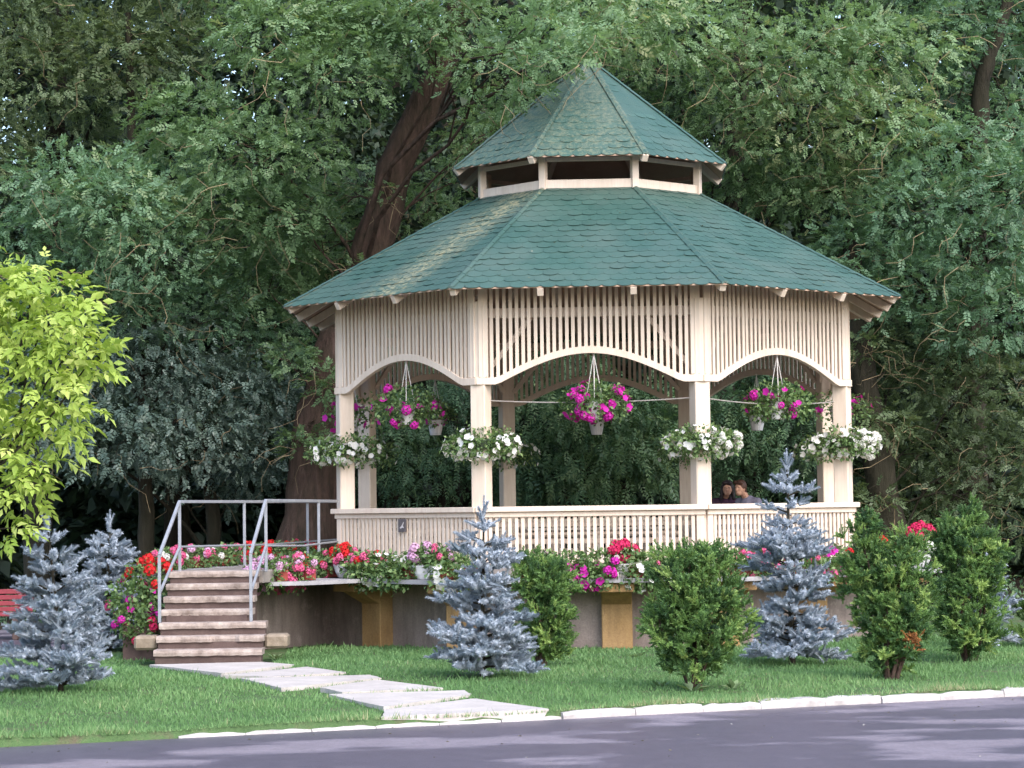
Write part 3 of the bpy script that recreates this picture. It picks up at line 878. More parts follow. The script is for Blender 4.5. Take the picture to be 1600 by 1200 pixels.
handrail((0.47, 0.60, stz(3)), (-3.18, 31.45, 0), (-2.50, 34.75, 0), (0.72,))

# ------------------------------------------------------------------ park bench far left
be = tag(empty('park_bench', (-8.0, 35.6, 0.035), R(3)), 'red slatted park bench beside the dark trees at the edge of the footpath', 'bench')
for k, (y, z) in enumerate(((0.0, 0.36), (0.11, 0.36), (0.22, 0.36), (0.33, 0.37))):
    MB().box((0, y, z), (1.9, 0.09, 0.035)).obj('seat_slat', M['benchred'], be, 0.006)
for k in range(4):
    MB().box((0, 0.40 + 0.025 * k, 0.43 + 0.085 * k), (1.9, 0.03, 0.07)).obj('backrest_slat', M['benchred'], be, 0.006)
for s in (-1, 1):
    b = MB(); b.box((s * 0.75, 0.16, 0.17), (0.08, 0.40, 0.34)); b.bar((s * 0.75, 0.42, 0.0), (s * 0.75, 0.50, 0.74), 0.06, 0.05); b.obj('leg', M['riser'], be, 0.01)

# ------------------------------------------------------------------ trees of the wood behind
def clump(px, py, Y, rpx, flat=0.62):
    c = at(px, py, Y); r = rpx * Y / 3826
    return (c, (r, r, r * flat))

def fill(clumps, tmpls, n0, size, droop=0.15, spread=0.32, quad=False, base=0.5, inner=0.40):
    out = []
    for c, rr in clumps:
        n = max(12, int(n0 * (rr[0] / 1.15) ** 2))
        d = unit_dirs(n, 0.25)
        # lobes: the clump's outline is uneven
        ph = rng.uniform(0, 6.28, 3)
        lob = 1 + 0.20 * np.sin(3 * np.arctan2(d[:, 1], d[:, 0]) + ph[0]) + 0.16 * np.sin(5 * d[:, 2] * 2 + ph[1]) + rng.normal(0, 0.10, n)
        r = (1 - inner * rng.random(n) ** 1.3) * lob
        P = np.array(c)[None] + d * np.array(rr)[None] * r[:, None]
        D = d * np.array([1, 1, 0.45]) + rng.normal(0, 0.45, (n, 3)); D[:, 2] -= droop
        nr = d * 0.5 + np.array([0, 0, 0.9])
        ti = np.clip(base + rng.normal(0, 0.13) + rng.normal(0, 0.17, n), 0, 1)
        sc = size * rng.uniform(0.78, 1.32) * rng.uniform(0.65, 1.25, n)
        out += multi(tmpls, P, D, sc, ti, nr, 0.45)
    return join_np(out)

def limb_path(p0, p1, r, wob=0.12, n=6, rise=0.25):
    p0, p1 = Vector(p0), Vector(p1); L = (p1 - p0).length; pts = []
    ph = [r.uniform(0, 6.28) for _ in range(3)]
    for i in range(n + 1):
        s = i / n; p = p0.lerp(p1, s)
        p.z += math.sin(PI * s) * L * rise * 0.5
        k = L * wob * math.sin(PI * s)
        p += Vector((math.sin(5 * s + ph[0]), math.sin(4 * s + ph[1]), math.sin(6 * s + ph[2]) * 0.6)) * k * 0.6
        pts.append(p)
    return pts

def tree(name, label, cat, group, trunk, clumps, tmpls, mat, n0=640, size=0.215, droop=0.15, bark='bark_dark', base=0.5, twigs=0, sides=12, limbr=1.0, seed=0, skip=0.0):
    """trunk: list of (point, radius)"""
    r = random.Random(seed)
    b0 = Vector(trunk[0][0])
    root = tag(empty(name, (b0.x, b0.y, 0)), label, cat, group)
    off = Vector((b0.x, b0.y, 0))
    b = MB()
    pts, rad = [], []
    for i in range(len(trunk) - 1):
        (p, ra), (q, rb) = trunk[i], trunk[i + 1]
        for s in range(5):
            f = s / 5; pts.append(Vector(p).lerp(Vector(q), f) + Vector((r.uniform(-1, 1), r.uniform(-1, 1), 0)) * ra * 0.10); rad.append((ra + (rb - ra) * f) * r.uniform(0.93, 1.07))
    pts.append(Vector(trunk[-1][0])); rad.append(trunk[-1][1])
    b.tube([p - off for p in pts], rad, sides)
    for c, rr in clumps:
        # a limb from the trunk into every clump, with two or three forks
        zt = c.z - 0.45 * (Vector((c.x, c.y, 0)) - off).length
        k = min(range(len(pts)), key=lambda i: abs(pts[i].z - max(zt, 1.2)))
        L = (c - pts[k]).length
        if L > 10.5: continue
        k = max(0, min(len(pts) - 1, k + r.randint(-3, 3)))
        if r.random() < (0.5 if L > 5 else 0) + skip: continue
        r0 = min(rad[k] * 0.35, 0.014 + 0.0065 * L) * limbr
        lp = limb_path(pts[k], c, r)
        b.tube([p - off for p in lp], [r0 * (1 - 0.8 * i / 6) for i in range(7)], 6, False)
        for f in range(3):
            s = lp[r.randint(2, 5)]; e = c + Vector((r.uniform(-1, 1) * rr[0], r.uniform(-1, 1) * rr[1], r.uniform(-0.8, 0.9) * rr[2])) * 0.95
            b.tube([p - off for p in limb_path(s, e, r, 0.15, 4)], [r0 * 0.4 * (1 - 0.2 * i) for i in range(5)], 4, False)
    b.obj('trunk', M[bark], root, smooth=True)
    V, F, T = fill(clumps, tmpls, n0, size, droop, base=base)
    link('crown', np_mesh('crown', V - np.array(off)[None], F, M[mat], T), root)
    if twigs:
        tb = MB()
        for _ in range(twigs):
            c, rr = r.choice(clumps)
            s = c + Vector((r.uniform(-1, 1) * rr[0], -r.uniform(0.2, 1.0) * rr[1], r.uniform(-1, 0.4) * rr[2]))
            e = s + Vector((r.uniform(-0.9, 0.9), r.uniform(-0.3, 0.3), r.uniform(-1.0, 0.25)))
            tb.tube([p - off for p in limb_path(s, e, r, 0.3, 5, r.uniform(-0.5, 0.5))], [0.0065 * (1 - 0.13 * i) for i in range(6)], 3, False)
        o = tb.obj('bare_twigs', M['twig'], root); o['kind'] = 'stuff'
    return root

GT = 'trees of the wood behind the gazebo'
CM = lambda L, **k: [clump(*a, **k) for a in L]
tk = lambda L: [(at(px, py, Y), r) for px, py, Y, r in L]
b0 = at(478, 1000, 42.2); b0.z = -0.1
b1 = at(480, 850, 42.2)
tree('locust_tree', 'large tree with thick leaning reddish trunk rising behind the gazebo roof', 'tree', GT,
     [(b0, 0.72)] + tk([(482, 850, 42.2, 0.56), (505, 640, 42.2, 0.45), (550, 480, 42.2, 0.37), (588, 370, 42.2, 0.34), (626, 240, 42.1, 0.30), (682, 125, 42.0, 0.27), (715, 10, 42.0, 0.20), (770, -160, 42.0, 0.12)]),
     CM([(520, 125, 39.6, 105), (430, 60, 40, 100), (610, 50, 40, 105), (380, 235, 39.6, 105), (300, 185, 41, 90), (470, 235, 40.2, 80), (560, 10, 41, 110), (700, 30, 39, 95), (775, 110, 38.2, 85),
         (850, 55, 36.0, 60), (862, 98, 34.4, 52), (905, 62, 34.8, 44), (822, 150, 35.4, 42), (800, 175, 38.6, 60), (760, 215, 41.2, 70), (725, 285, 43, 75), (905, 20, 37.4, 85), (1000, 40, 39, 95), (965, 90, 41, 70), (430, 335, 41, 95), (330, 325, 41, 95), (480, 410, 43.4, 85), (400, 440, 42.5, 85), (505, 335, 43, 60),
         (500, -90, 41, 130), (650, -100, 41, 130), (800, -60, 40, 120), (900, -120, 41, 130), (350, -60, 41, 120), (560, 300, 43.6, 70), (660, 330, 43.8, 60), (455, 560, 41.3, 45), (512, 600, 41.2, 32), (470, 690, 41.4, 36), (570, 420, 41.4, 26), (600, 300, 41.3, 24)]),
     T_PIN, 'locust', bark='bark', base=0.55, twigs=190, sides=18, seed=1, skip=0.35)
tb0 = at(228, 950, 43); tb0.z = -0.1
tree('slender_tree', 'slender dark trunk in the deep shade behind the stairs, with pale feathery crown', 'tree', GT,
     [(tb0, 0.17)] + tk([(228, 800, 43, 0.14), (224, 600, 43, 0.12), (215, 400, 43, 0.10), (205, 200, 43, 0.08), (200, 20, 43, 0.05)]),
     CM([(180, 325, 40.2, 112), (95, 300, 40.6, 95), (235, 405, 40.2, 105), (120, 425, 40.6, 95), (250, 275, 42.5, 85), (30, 390, 41, 85), (330, 490, 42, 95), (430, 530, 43.4, 75), (190, 480, 41.5, 90), (60, 480, 41.5, 90)]),
     T_PIN, 'locust_b', base=0.5, twigs=70, seed=2)
lb0 = at(60, 950, 46); lb0.z = -0.1
tree('spreading_tree', 'shaded spreading tree filling the top corner above the golden-leaved tree', 'tree', GT,
     [(lb0, 0.3)] + tk([(60, 700, 46, 0.26), (70, 400, 46, 0.22), (90, 150, 45, 0.17), (100, -60, 45, 0.1)]),
     CM([(60, 130, 42.4, 120), (180, 85, 43, 110), (285, 70, 43.6, 75), (20, 25, 42, 115), (110, 215, 44.8, 95), (-60, 220, 43, 120), (-50, 60, 43, 130), (130, -60, 43, 130), (10, -100, 43, 130), (260, -60, 43.5, 120)]),
     T_PIN, 'olive', base=0.5, twigs=40, seed=3)
cb0 = at(1115, 950, 46); cb0.z = -0.1
tree('tall_tree', 'tall pale green tree whose crown rises right above the gazebo spire', 'tree', GT,
     [(cb0, 0.36)] + tk([(1120, 650, 46, 0.32), (1130, 400, 46, 0.27), (1150, 200, 45, 0.22), (1165, 0, 45, 0.14), (1170, -120, 45, 0.08)]),
     CM([(1080, 55, 41, 112), (1180, 110, 40.6, 115), (1285, 80, 40.6, 112), (1065, 150, 42.6, 85), (1150, 215, 42, 95), (1255, 205, 41.6, 105), (1370, 195, 41.2, 95), (1240, 290, 42.6, 85), (1150, 295, 43.2, 65), (1380, 85, 41.6, 105),
         (1100, -80, 42, 130), (1240, -90, 42, 130), (1360, -70, 42, 120), (1320, 300, 42.0, 85)]),
     T_PIN, 'locust', base=0.5, twigs=110, seed=4)
db0 = at(1520, 950, 44.5); db0.z = -0.1
tree('forked_tree', 'tree with reddish forked trunk showing through foliage near the top right', 'tree', GT,
     [(db0, 0.3)] + tk([(1520, 700, 44.5, 0.27), (1522, 450, 44, 0.23), (1528, 250, 43, 0.19), (1535, 120, 42.6, 0.15), (1570, 20, 42.6, 0.10), (1600, -90, 42.6, 0.06)]),
     CM([(1470, 50, 42.4, 90), (1585, 170, 43.6, 75), (1600, 60, 44, 80), (1480, 240, 41, 95), (1575, 300, 40.2, 100), (1430, 335, 40.6, 105), (1530, 395, 40.2, 105), (1345, 395, 41.6, 85), (1425, 445, 41, 95), (1560, 490, 40.6, 105), (1640, 420, 41, 100), (1650, 250, 41.5, 110), (1500, -70, 43, 120), (1620, -60, 43, 120), (1490, 140, 43.6, 70)]),
     T_PIN, 'locust_b', base=0.52, twigs=90, seed=5)
eb0 = at(1372, 960, 41.6); eb0.z = -0.1
tree('leaning_tree', 'dark olive tree with leaning trunk just behind the right-hand gazebo post', 'tree', GT,
     [(eb0, 0.34)] + tk([(1392, 850, 41.6, 0.30), (1372, 720, 41.6, 0.26), (1350, 600, 41.6, 0.23), (1335, 480, 42, 0.19), (1330, 360, 42.4, 0.13)]),
     CM([(1410, 525, 42.6, 95), (1485, 575, 41.6, 95), (1400, 625, 43.4, 85), (1575, 605, 41.2, 95), (1450, 695, 42.4, 100), (1545, 725, 41.4, 105), (1430, 760, 43.4, 80), (1595, 800, 41, 80), (1490, 810, 42, 75), (1640, 700, 41.5, 100), (1362, 545, 41.0, 45), (1385, 660, 41.0, 42), (1368, 780, 41.0, 30)]),
     T_PIN, 'olive', base=0.36, twigs=120, seed=6)
fb0 = at(330, 960, 44); fb0.z = -0.1
tree('dusky_tree', 'low dusky blue-green tree hanging over the dark hollow beside the stairs', 'tree', GT,
     [(fb0, 0.16)] + tk([(335, 820, 44, 0.13), (320, 700, 44, 0.1), (300, 580, 43.5, 0.06)]),
     CM([(105, 560, 41.8, 120), (235, 560, 41.8, 110), (335, 605, 42.2, 100), (430, 630, 43.4, 80), (60, 680, 41.2, 100), (180, 680, 41.2, 105), (300, 690, 41.7, 100), (410, 705, 43, 80), (-40, 620, 41.5, 110), (375, 755, 44.2, 60), (250, 750, 43.5, 50)]),
     [pinnate(4, 0.42, 0.24, 0.4, 8), pinnate(4, 0.4, 0.22, 0.5, 9)], 'dusky', n0=640, size=0.18, droop=0.5, base=0.5, twigs=30, seed=7)
gb0 = at(690, 960, 44.5); gb0.z = -0.1
tree('drooping_shrub', 'deep green drooping shrub seen through the gazebo between its first posts', 'shrub', GT,
     [(gb0, 0.14)] + tk([(690, 830, 44.5, 0.11), (690, 720, 44.3, 0.06)]),
     CM([(600, 660, 42.6, 85), (660, 735, 42.6, 75), (700, 640, 43, 85), (755, 715, 43, 80), (600, 765, 43, 60), (640, 590, 43.5, 80), (560, 560, 43.5, 70)]),
     T_PIN_D, 'deep', n0=460, size=0.25, droop=0.6, base=0.42, seed=8)
hb0 = at(920, 960, 44.5); hb0.z = -0.1
tree('arching_shrub', 'arching dark green shrub seen through the middle opening of the gazebo', 'shrub', GT,
     [(hb0, 0.16)] + tk([(920, 830, 44.5, 0.12), (925, 690, 44.3, 0.06)]),
     CM([(850, 650, 42.6, 95), (950, 640, 42.6, 95), (865, 735, 42.8, 80), (965, 735, 42, 90), (1030, 690, 42.6, 85), (1050, 640, 43, 80), (800, 775, 43.2, 55), (880, 590, 43, 90)]),
     T_PIN_D, 'deep', n0=480, size=0.26, droop=0.75, base=0.5, seed=9)
ib0 = at(1190, 960, 44.5); ib0.z = -0.1
tree('shadowed_shrub', 'shadowed shrub behind the two seated people in the gazebo', 'shrub', GT,
     [(ib0, 0.14)] + tk([(1190, 840, 44.5, 0.11), (1190, 720, 44.3, 0.06)]),
     CM([(1130, 670, 42.8, 95), (1230, 680, 42.8, 95), (1180, 745, 43.4, 75), (1260, 770, 43.2, 75), (1100, 760, 43.4, 70), (1170, 600, 43, 85), (1270, 600, 43, 85)]),
     T_PIN_D, 'deep', n0=460, size=0.25, droop=0.5, base=0.36, seed=10)

# the far wood: one mass of foliage and trunks
fc, fc2 = [], []
for i, px in enumerate(range(-160, 1800, 120)):
    for j, py in enumerate(range(-160, 700, 105)):
        fc.append(clump(px + random.uniform(-45, 45), py + random.uniform(-40, 40), random.uniform(48, 53), random.uniform(95, 135)))
for px in range(-300, 1950, 130):
    for py in range(-40, 960, 105):
        if py < 80 and random.random() < 0.2: continue
        fc2.append(clump(px + random.uniform(-40, 40), py + random.uniform(-40, 40), random.uniform(58, 66), random.uniform(95, 130)))
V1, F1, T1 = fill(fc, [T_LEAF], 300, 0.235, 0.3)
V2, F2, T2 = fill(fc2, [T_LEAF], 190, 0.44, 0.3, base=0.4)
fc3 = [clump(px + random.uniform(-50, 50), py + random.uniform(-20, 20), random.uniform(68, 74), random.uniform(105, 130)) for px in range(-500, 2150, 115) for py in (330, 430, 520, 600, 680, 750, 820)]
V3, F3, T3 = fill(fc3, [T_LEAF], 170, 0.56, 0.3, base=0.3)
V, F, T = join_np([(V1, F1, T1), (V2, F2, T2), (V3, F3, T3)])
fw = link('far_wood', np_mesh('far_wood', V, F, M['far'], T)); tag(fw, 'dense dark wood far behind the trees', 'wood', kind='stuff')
tb = MB()
for k in range(26):
    x = random.uniform(-13, 15); y = random.uniform(48, 62); rr = random.uniform(0.12, 0.3)
    tb.tube([(x, y, -0.1), (x + random.uniform(-0.3, 0.3), y, 4), (x + random.uniform(-0.8, 0.8), y, 9), (x + random.uniform(-1, 1), y, 14)], [rr, rr * 0.85, rr * 0.6, rr * 0.3], 7)
o = tb.obj('far_trunks', M['bark_dark'], fw, smooth=True); o['kind'] = 'stuff'
# undergrowth on the forest floor
n = 9000
P = np.stack([rng.uniform(-14, 16, n), rng.uniform(39.5, 48, n), rng.uniform(0, 0.5, n) ** 1.3], axis=1)
keep = (np.abs(P[:, 0] - GX) > 4.6) | (P[:, 1] > 41.6)
P = P[keep]
V, F, T = scatter(T_LEAF, P, unit_dirs(len(P), 0.6), rng.uniform(0.06, 0.13, len(P)), rng.random(len(P)))
o = link('undergrowth', np_mesh('undergrowth', V, F, M['deep'], T)); tag(o, 'low leafy undergrowth in the shade of the wood', 'undergrowth', kind='stuff')

# ------------------------------------------------------------------ golden-leaved tree at the left edge
gl = at(-75, 900, 21.8); gl.z = 0
gc = CM([(40, 505, 21.8, 88), (112, 545, 21.6, 58), (60, 605, 21.7, 88), (15, 685, 21.8, 78), (88, 655, 21.6, 50), (152, 548, 21.6, 32), (28, 765, 21.7, 42), (0, 470, 21.9, 62), (55, 437, 21.9, 34), (18, 825, 21.6, 22), (98, 480, 21.8, 45), (50, 740, 21.6, 25),
         (-70, 540, 22, 110), (-90, 690, 22, 110), (-60, 450, 22, 80), (-150, 600, 22, 120), (-100, 500, 22.6, 100)], flat=0.95)
root = tag(empty('golden_tree', gl), 'bright yellow-green leafy small tree reaching in from the left edge', 'tree')
b = MB(); r = random.Random(5)
tp = [gl + Vector((0, 0, -0.05)), gl + Vector((0.02, 0.0, 0.9)), gl + Vector((-0.05, 0, 1.6)), at(-70, 640, 22)]
b.tube([p - gl for p in tp], [0.07, 0.055, 0.045, 0.03], 8)
for c, rr in gc: b.tube([p - gl for p in limb_path(tp[2], c, r, 0.1, 6, 0.1)], [0.022 * (1 - 0.13 * i) for i in range(7)], 5, False)
b.obj('trunk', M['bark_dark'], root, smooth=True)
out = []
for c, rr in gc:
    n = int(120 * (rr[0] / 0.5) ** 2) + 8
    d = unit_dirs(n, 0.15)
    P = np.array(c)[None] + d * np.array(rr)[None] * (1.05 - 0.55 * rng.random(n) ** 1.4 + rng.normal(0, 0.12, n))[:, None]
    D = d * np.array([1, 1, 0.4]) + rng.normal(0, 0.35, (n, 3)); D[:, 2] -= 0.35
    out += multi(T_COMP, P, D, rng.uniform(0.13, 0.225, n), np.clip(rng.normal(0.5, 0.24, n), 0, 1), d * 0.6 + np.array([0, 0, 0.8]), 0.4)
V, F, T = join_np(out)
link('crown', np_mesh('crown', V - np.array(gl)[None], F, M['gold'], T), root)

# ------------------------------------------------------------------ blue spruces and yews
def spruce(label, pos, h, prof, seed, lean=(0, 0), dens=0.86, size=0.125):
    r = random.Random(seed); pos = Vector(pos)
    root = tag(empty('blue_spruce', pos), label, 'spruce', 'young blue spruces on the lawn')
    b = MB()
    axis = lambda z: Vector((lean[0] * (z / h) ** 1.5, lean[1] * z / h, z))
    b.tube([axis(h * i / 8) - Vector((0, 0, 0.05 if i == 0 else 0)) for i in range(9)], [0.028 * h * (1 - i / 8.3) * 0.55 + 0.006 for i in range(9)], 7)
    P, D, T, SZ = [], [], [], []
    def shoot(p, d, s, t): P.append(tuple(p)); D.append(tuple(d)); SZ.append(s); T.append(t)
    def width(z):
        f = z / h
        for (a, wa), (c_, wc) in zip(prof, prof[1:]):
            if a <= f <= c_: return 1.14 * (wa + (wc - wa) * (f - a) / (c_ - a))
        return prof[-1][1]
    z = 0.06 * h; lv = 0
    while z < 0.93 * h:
        nb = r.randint(5, 7) if z < 0.7 * h else r.randint(3, 5)
        ph = r.uniform(0, 6.28)
        for k in range(nb):
            a = ph + 2 * PI * k / nb + r.uniform(-0.3, 0.3); L = width(z) * (r.uniform(0.72, 1.25) if r.random() < 0.7 else r.uniform(0.3, 0.72))
            pit = r.uniform(0.0, 0.30) + 0.35 * (z / h)
            d = Vector((math.cos(a) * math.cos(pit), math.sin(a) * math.cos(pit), math.sin(pit))); o = axis(z + r.uniform(-0.04, 0.04))
            tip = o + d * L - Vector((0, 0, 0.10 * L))
            b.tube([o, o.lerp(tip, 0.5) + Vector((0, 0, 0.02)), tip], [0.011, 0.008, 0.003], 4, False)
            s = 0.10 + 0.12 * r.random()
            bt = r.gauss(0.55, 0.12)
            side = d.cross(Vector((0, 0, 1))).normalized()
            while s < L:
                p = o.lerp(tip, s / L)
                tl = (L - s) * 0.55 + 0.06
                for sg in (-1, 1):
                    td = (d * 0.62 + side * sg * r.uniform(0.6, 0.9) + Vector((0, 0, r.uniform(-0.10, 0.38)))).normalized()
                    q = 0.0; LT = min(tl, 0.36) * r.uniform(0.75, 1.15)
                    while q < LT:
                        pp = p + td * q
                        shoot(pp, td + Vector((r.gauss(0, 0.4), r.gauss(0, 0.4), r.gauss(0.22, 0.38))), size * r.uniform(0.8, 1.25), min(1, max(0, bt + 0.25 * q / LT + r.gauss(0, 0.13))))
                        q += 0.058 / dens
                s += 0.062 / dens
                shoot(p, d + Vector((r.gauss(0, 0.3), r.gauss(0, 0.3), 0.55 + r.gauss(0, 0.25))), size * r.uniform(0.8, 1.15), min(1, max(0, bt + r.gauss(0, 0.15))))
            shoot(tip, d, size * 1.25, 0.85)
            for _ in range(3): shoot(tip - d * 0.04, d + Vector((r.gauss(0, 0.5), r.gauss(0, 0.5), r.gauss(0.1, 0.3))), size, 0.8)
        z += (0.115 + 0.075 * (z / h)) * r.uniform(0.8, 1.2); lv += 1
    q = 0.90 * h
    while q < 0.985 * h:
        for _ in range(2):
            a = r.uniform(0, 6.28); shoot(axis(q), (math.cos(a) * 0.55, math.sin(a) * 0.55, 0.9), size * 1.15, 0.75)
        q += 0.06
    shoot(axis(0.95 * h), (0.02, 0, 1), 0.14, 0.85); shoot(axis(1.0 * h), (0, 0.02, 1), 0.12, 0.9)
    b.obj('trunk', M['bark_dark'], root)
    V, F, T_ = join_np(multi(T_SPR, np.array(P), np.array(D), np.array(SZ), np.array(T), None, 0.6))
    link('crown', np_mesh('crown', V, F, M['spruce'], T_), root)
    return root
spruce('bushy blue spruce on the lawn to the left of the stairs', gnd(95, 1082), 1.78, [(0, 0.38), (0.12, 0.54), (0.3, 0.42), (0.45, 0.30), (0.67, 0.26), (0.83, 0.12), (1, 0.02)], 11, (-0.14, 0))
spruce('smaller blue spruce standing behind, next to the cascading flowers by the stairs', (-5.55, 33.4, 0), 1.78, [(0, 0.5), (0.25, 0.46), (0.5, 0.36), (0.72, 0.26), (0.85, 0.12), (1, 0.02)], 32, (0.05, 0), 0.8)
spruce('blue spruce with broad skirt in front of the gazebo beside the stepping path', gnd(754, 1060), 1.88, [(0, 0.40), (0.18, 0.56), (0.3, 0.40), (0.48, 0.33), (0.67, 0.27), (0.81, 0.14), (0.9, 0.06), (1, 0.02)], 13, (0.04, 0))
spruce('tallest blue spruce, thin and open at the top, between two dark yews', gnd(1238, 1040), 2.38, [(0, 0.34), (0.1, 0.54), (0.26, 0.28), (0.43, 0.36), (0.56, 0.42), (0.66, 0.16), (0.78, 0.24), (0.88, 0.09), (1, 0.02)], 44, (-0.02, 0), 0.68)
spruce('blue spruce mostly hidden behind the rightmost yew', (5.98, 31.4, 0), 1.36, [(0, 0.26), (0.3, 0.28), (0.7, 0.18), (1, 0.03)], 15, (0.0, 0), 0.65)

def yew(label, pos, lobes, seed, n=2600, size=0.105, dry=None):
    r = random.Random(seed); pos = Vector(pos)
    root = tag(empty('yew_bush', pos), label, 'yew', 'clipped yew bushes on the lawn')
    b = MB()
    for k in range(9):
        a = r.uniform(0, 6.28); c, rr = lobes[k % len(lobes)]
        e = Vector(c) + Vector((math.cos(a) * rr[0] * 0.5, math.sin(a) * rr[1] * 0.5, rr[2] * 0.3))
        b.tube(limb_path((math.cos(a) * 0.05, math.sin(a) * 0.05, -0.04), e, r, 0.08, 6, 0.05), [0.026 * (1 - 0.12 * i) for i in range(7)], 5, False)
    b.obj('trunk', M['bark'], root)
    tot = sum(l[1][0] * l[1][2] for l in lobes); out = []
    for c, rr in lobes:
        mc = max(6, int(n * rr[0] * rr[2] / tot / 9)); d0 = unit_dirs(mc, 0.12)
        ph = rng.uniform(0, 6.28, 2)
        lob = 1 + 0.15 * np.sin(4 * np.arctan2(d0[:, 1], d0[:, 0]) + ph[0] + 5 * d0[:, 2]) + rng.normal(0, 0.09, mc)
        C0 = np.array(c)[None] + d0 * np.array(rr)[None] * (lob * (1 - 0.5 * rng.random(mc) ** 1.6))[:, None]
        # shoots stand in tufts of nine
        P = np.repeat(C0, 9, 0) + rng.normal(0, 0.018, (mc * 9, 3)); d = np.repeat(d0, 9, 0); m = mc * 9
        D = d * np.array([0.7, 0.7, 0.2]) + rng.normal(0, 0.55, (m, 3)) + np.array([0, 0, 0.75])
        ti = np.clip(np.repeat(np.clip(rng.normal(0.62, 0.21, mc), 0.05, 1.0), 9) + rng.normal(0, 0.09, m), 0, 1)
        P[:, 2] = np.maximum(P[:, 2], 0.08)
        out += multi(T_YEW, P, D, size * rng.uniform(0.75, 1.3, m), ti, None, 0.6)
    V, F, T = join_np(out)
    link('crown', np_mesh('crown', V, F, M['yew'], T), root)
    if dry:
        c, rad, m = dry
        P = np.array(c)[None] + rng.normal(0, rad, (m, 3)); D = unit_dirs(m, 0.5)
        V, F, T = join_np(multi(T_YEW, P, D, size * rng.uniform(0.7, 1.1, m), rng.random(m), None, 0.6))
        o = link('dry_shoots', np_mesh('dry_shoots', V, F, M['yew_dry'], T), root); o['label'] = 'browned dry shoots low on the yew'
    return root
yew('broad yew on the lawn standing nearest the kerb in front of the ochre pillar', gnd(1088, 1078),
    [((0.0, 0, 0.66), (0.44, 0.42, 0.50)), ((-0.16, 0.0, 1.05), (0.27, 0.27, 0.36)), ((0.20, 0.0, 1.12), (0.25, 0.25, 0.34)), ((0.05, 0, 1.3), (0.17, 0.17, 0.2)), ((0.22, -0.05, 0.70), (0.30, 0.28, 0.40)), ((0.0, 0, 0.38), (0.33, 0.33, 0.30)), ((-0.25, -0.05, 0.62), (0.24, 0.24, 0.34))], 21, 3900)
yew('yew with a browned dry patch near its foot, right of the tallest spruce', gnd(1392, 1063),
    [((0.0, 0, 0.62), (0.36, 0.36, 0.50)), ((-0.22, 0.1, 1.12), (0.26, 0.26, 0.48)), ((0.18, 0, 0.95), (0.32, 0.30, 0.42)), ((-0.20, 0.05, 1.55), (0.13, 0.13, 0.24)), ((0.22, 0, 1.30), (0.17, 0.17, 0.22)), ((0.0, 0, 0.32), (0.28, 0.28, 0.28)), ((0.14, -0.1, 0.6), (0.28, 0.25, 0.32))], 22, 3900, dry=((0.20, -0.26, 0.42), 0.045, 40))
yew('rightmost tall yew with a single shoot sticking up from its top', gnd(1515, 1033),
    [((0.0, 0, 0.62), (0.38, 0.38, 0.56)), ((0.0, 0.0, 1.20), (0.34, 0.34, 0.46)), ((-0.22, 0, 1.38), (0.17, 0.17, 0.30)), ((0.22, 0, 1.15), (0.2, 0.2, 0.36)), ((0.05, 0, 1.68), (0.09, 0.09, 0.22)), ((0.0, 0, 0.34), (0.32, 0.32, 0.30))], 23, 3900)
yew('low yew tucked close behind the broad-skirted blue spruce', gnd(848, 1040),
    [((0.0, 0, 0.55), (0.34, 0.34, 0.48)), ((0.08, 0.0, 0.95), (0.27, 0.27, 0.32)), ((-0.15, 0, 1.05), (0.2, 0.2, 0.28)), ((0.05, 0, 0.3), (0.30, 0.30, 0.28))], 24, 2900)
yew('small dark bush at the right edge behind the last yew', (6.95, 31.6, 0),
    [((0.0, 0, 0.40), (0.42, 0.36, 0.40)), ((0.3, 0.1, 0.5), (0.36, 0.3, 0.40)), ((-0.3, 0, 0.3), (0.25, 0.25, 0.28))], 25, 1600)

# ------------------------------------------------------------------ flowers
def bloom_petunia():
    V = [[0, 0, -0.25]]; N = 10
    for k in range(N):
        a = 2 * PI * k / N; r_ = 1.0 if k % 2 == 0 else 0.80
        V.append([r_ * math.cos(a), r_ * math.sin(a), 0.12 if k % 2 == 0 else 0.0])
    return np.array(V), np.array([[0, 1 + k, 1 + (k + 1) % N] for k in range(N)])
def bloom_umbel(seed):
    r = np.random.default_rng(seed); V, F = [], []
    for i in range(22):
        zf = 1 - 1.45 * (i + 0.5) / 22; a = i * 2.39996; q = math.sqrt(max(0, 1 - zf * zf))
        o = np.array([q * math.cos(a), q * math.sin(a), zf]); s = np.cross(o, r.normal(0, 1, 3)); s /= np.linalg.norm(s); u = np.cross(o, s)
        c = o * r.uniform(0.62, 0.9); w = 0.36; n = len(V)
        V += [c, c + s * w + o * .12, c + (s + u) * w * .6 + o * .16, c + u * w + o * .12, c + (u - s) * w * .6 + o * .16, c - s * w + o * .12, c - (s + u) * w * .6 + o * .16, c - u * w + o * .12, c + (s - u) * w * .6 + o * .16]
        F += [[n, n + 1 + k, n + 1 + (k + 1) % 8] for k in range(8)]
    return np.array(V), np.array(F)
BLOOM = {}
def bloom_mesh(col, form):
    k = (col, form)
    if k not in BLOOM:
        V, F = bloom_petunia() if form == 'petunia' else bloom_umbel(3)
        BLOOM[k] = np_mesh(f'{col}_flower', V, F, PET[col], rng.random(len(V)))
    return BLOOM[k]

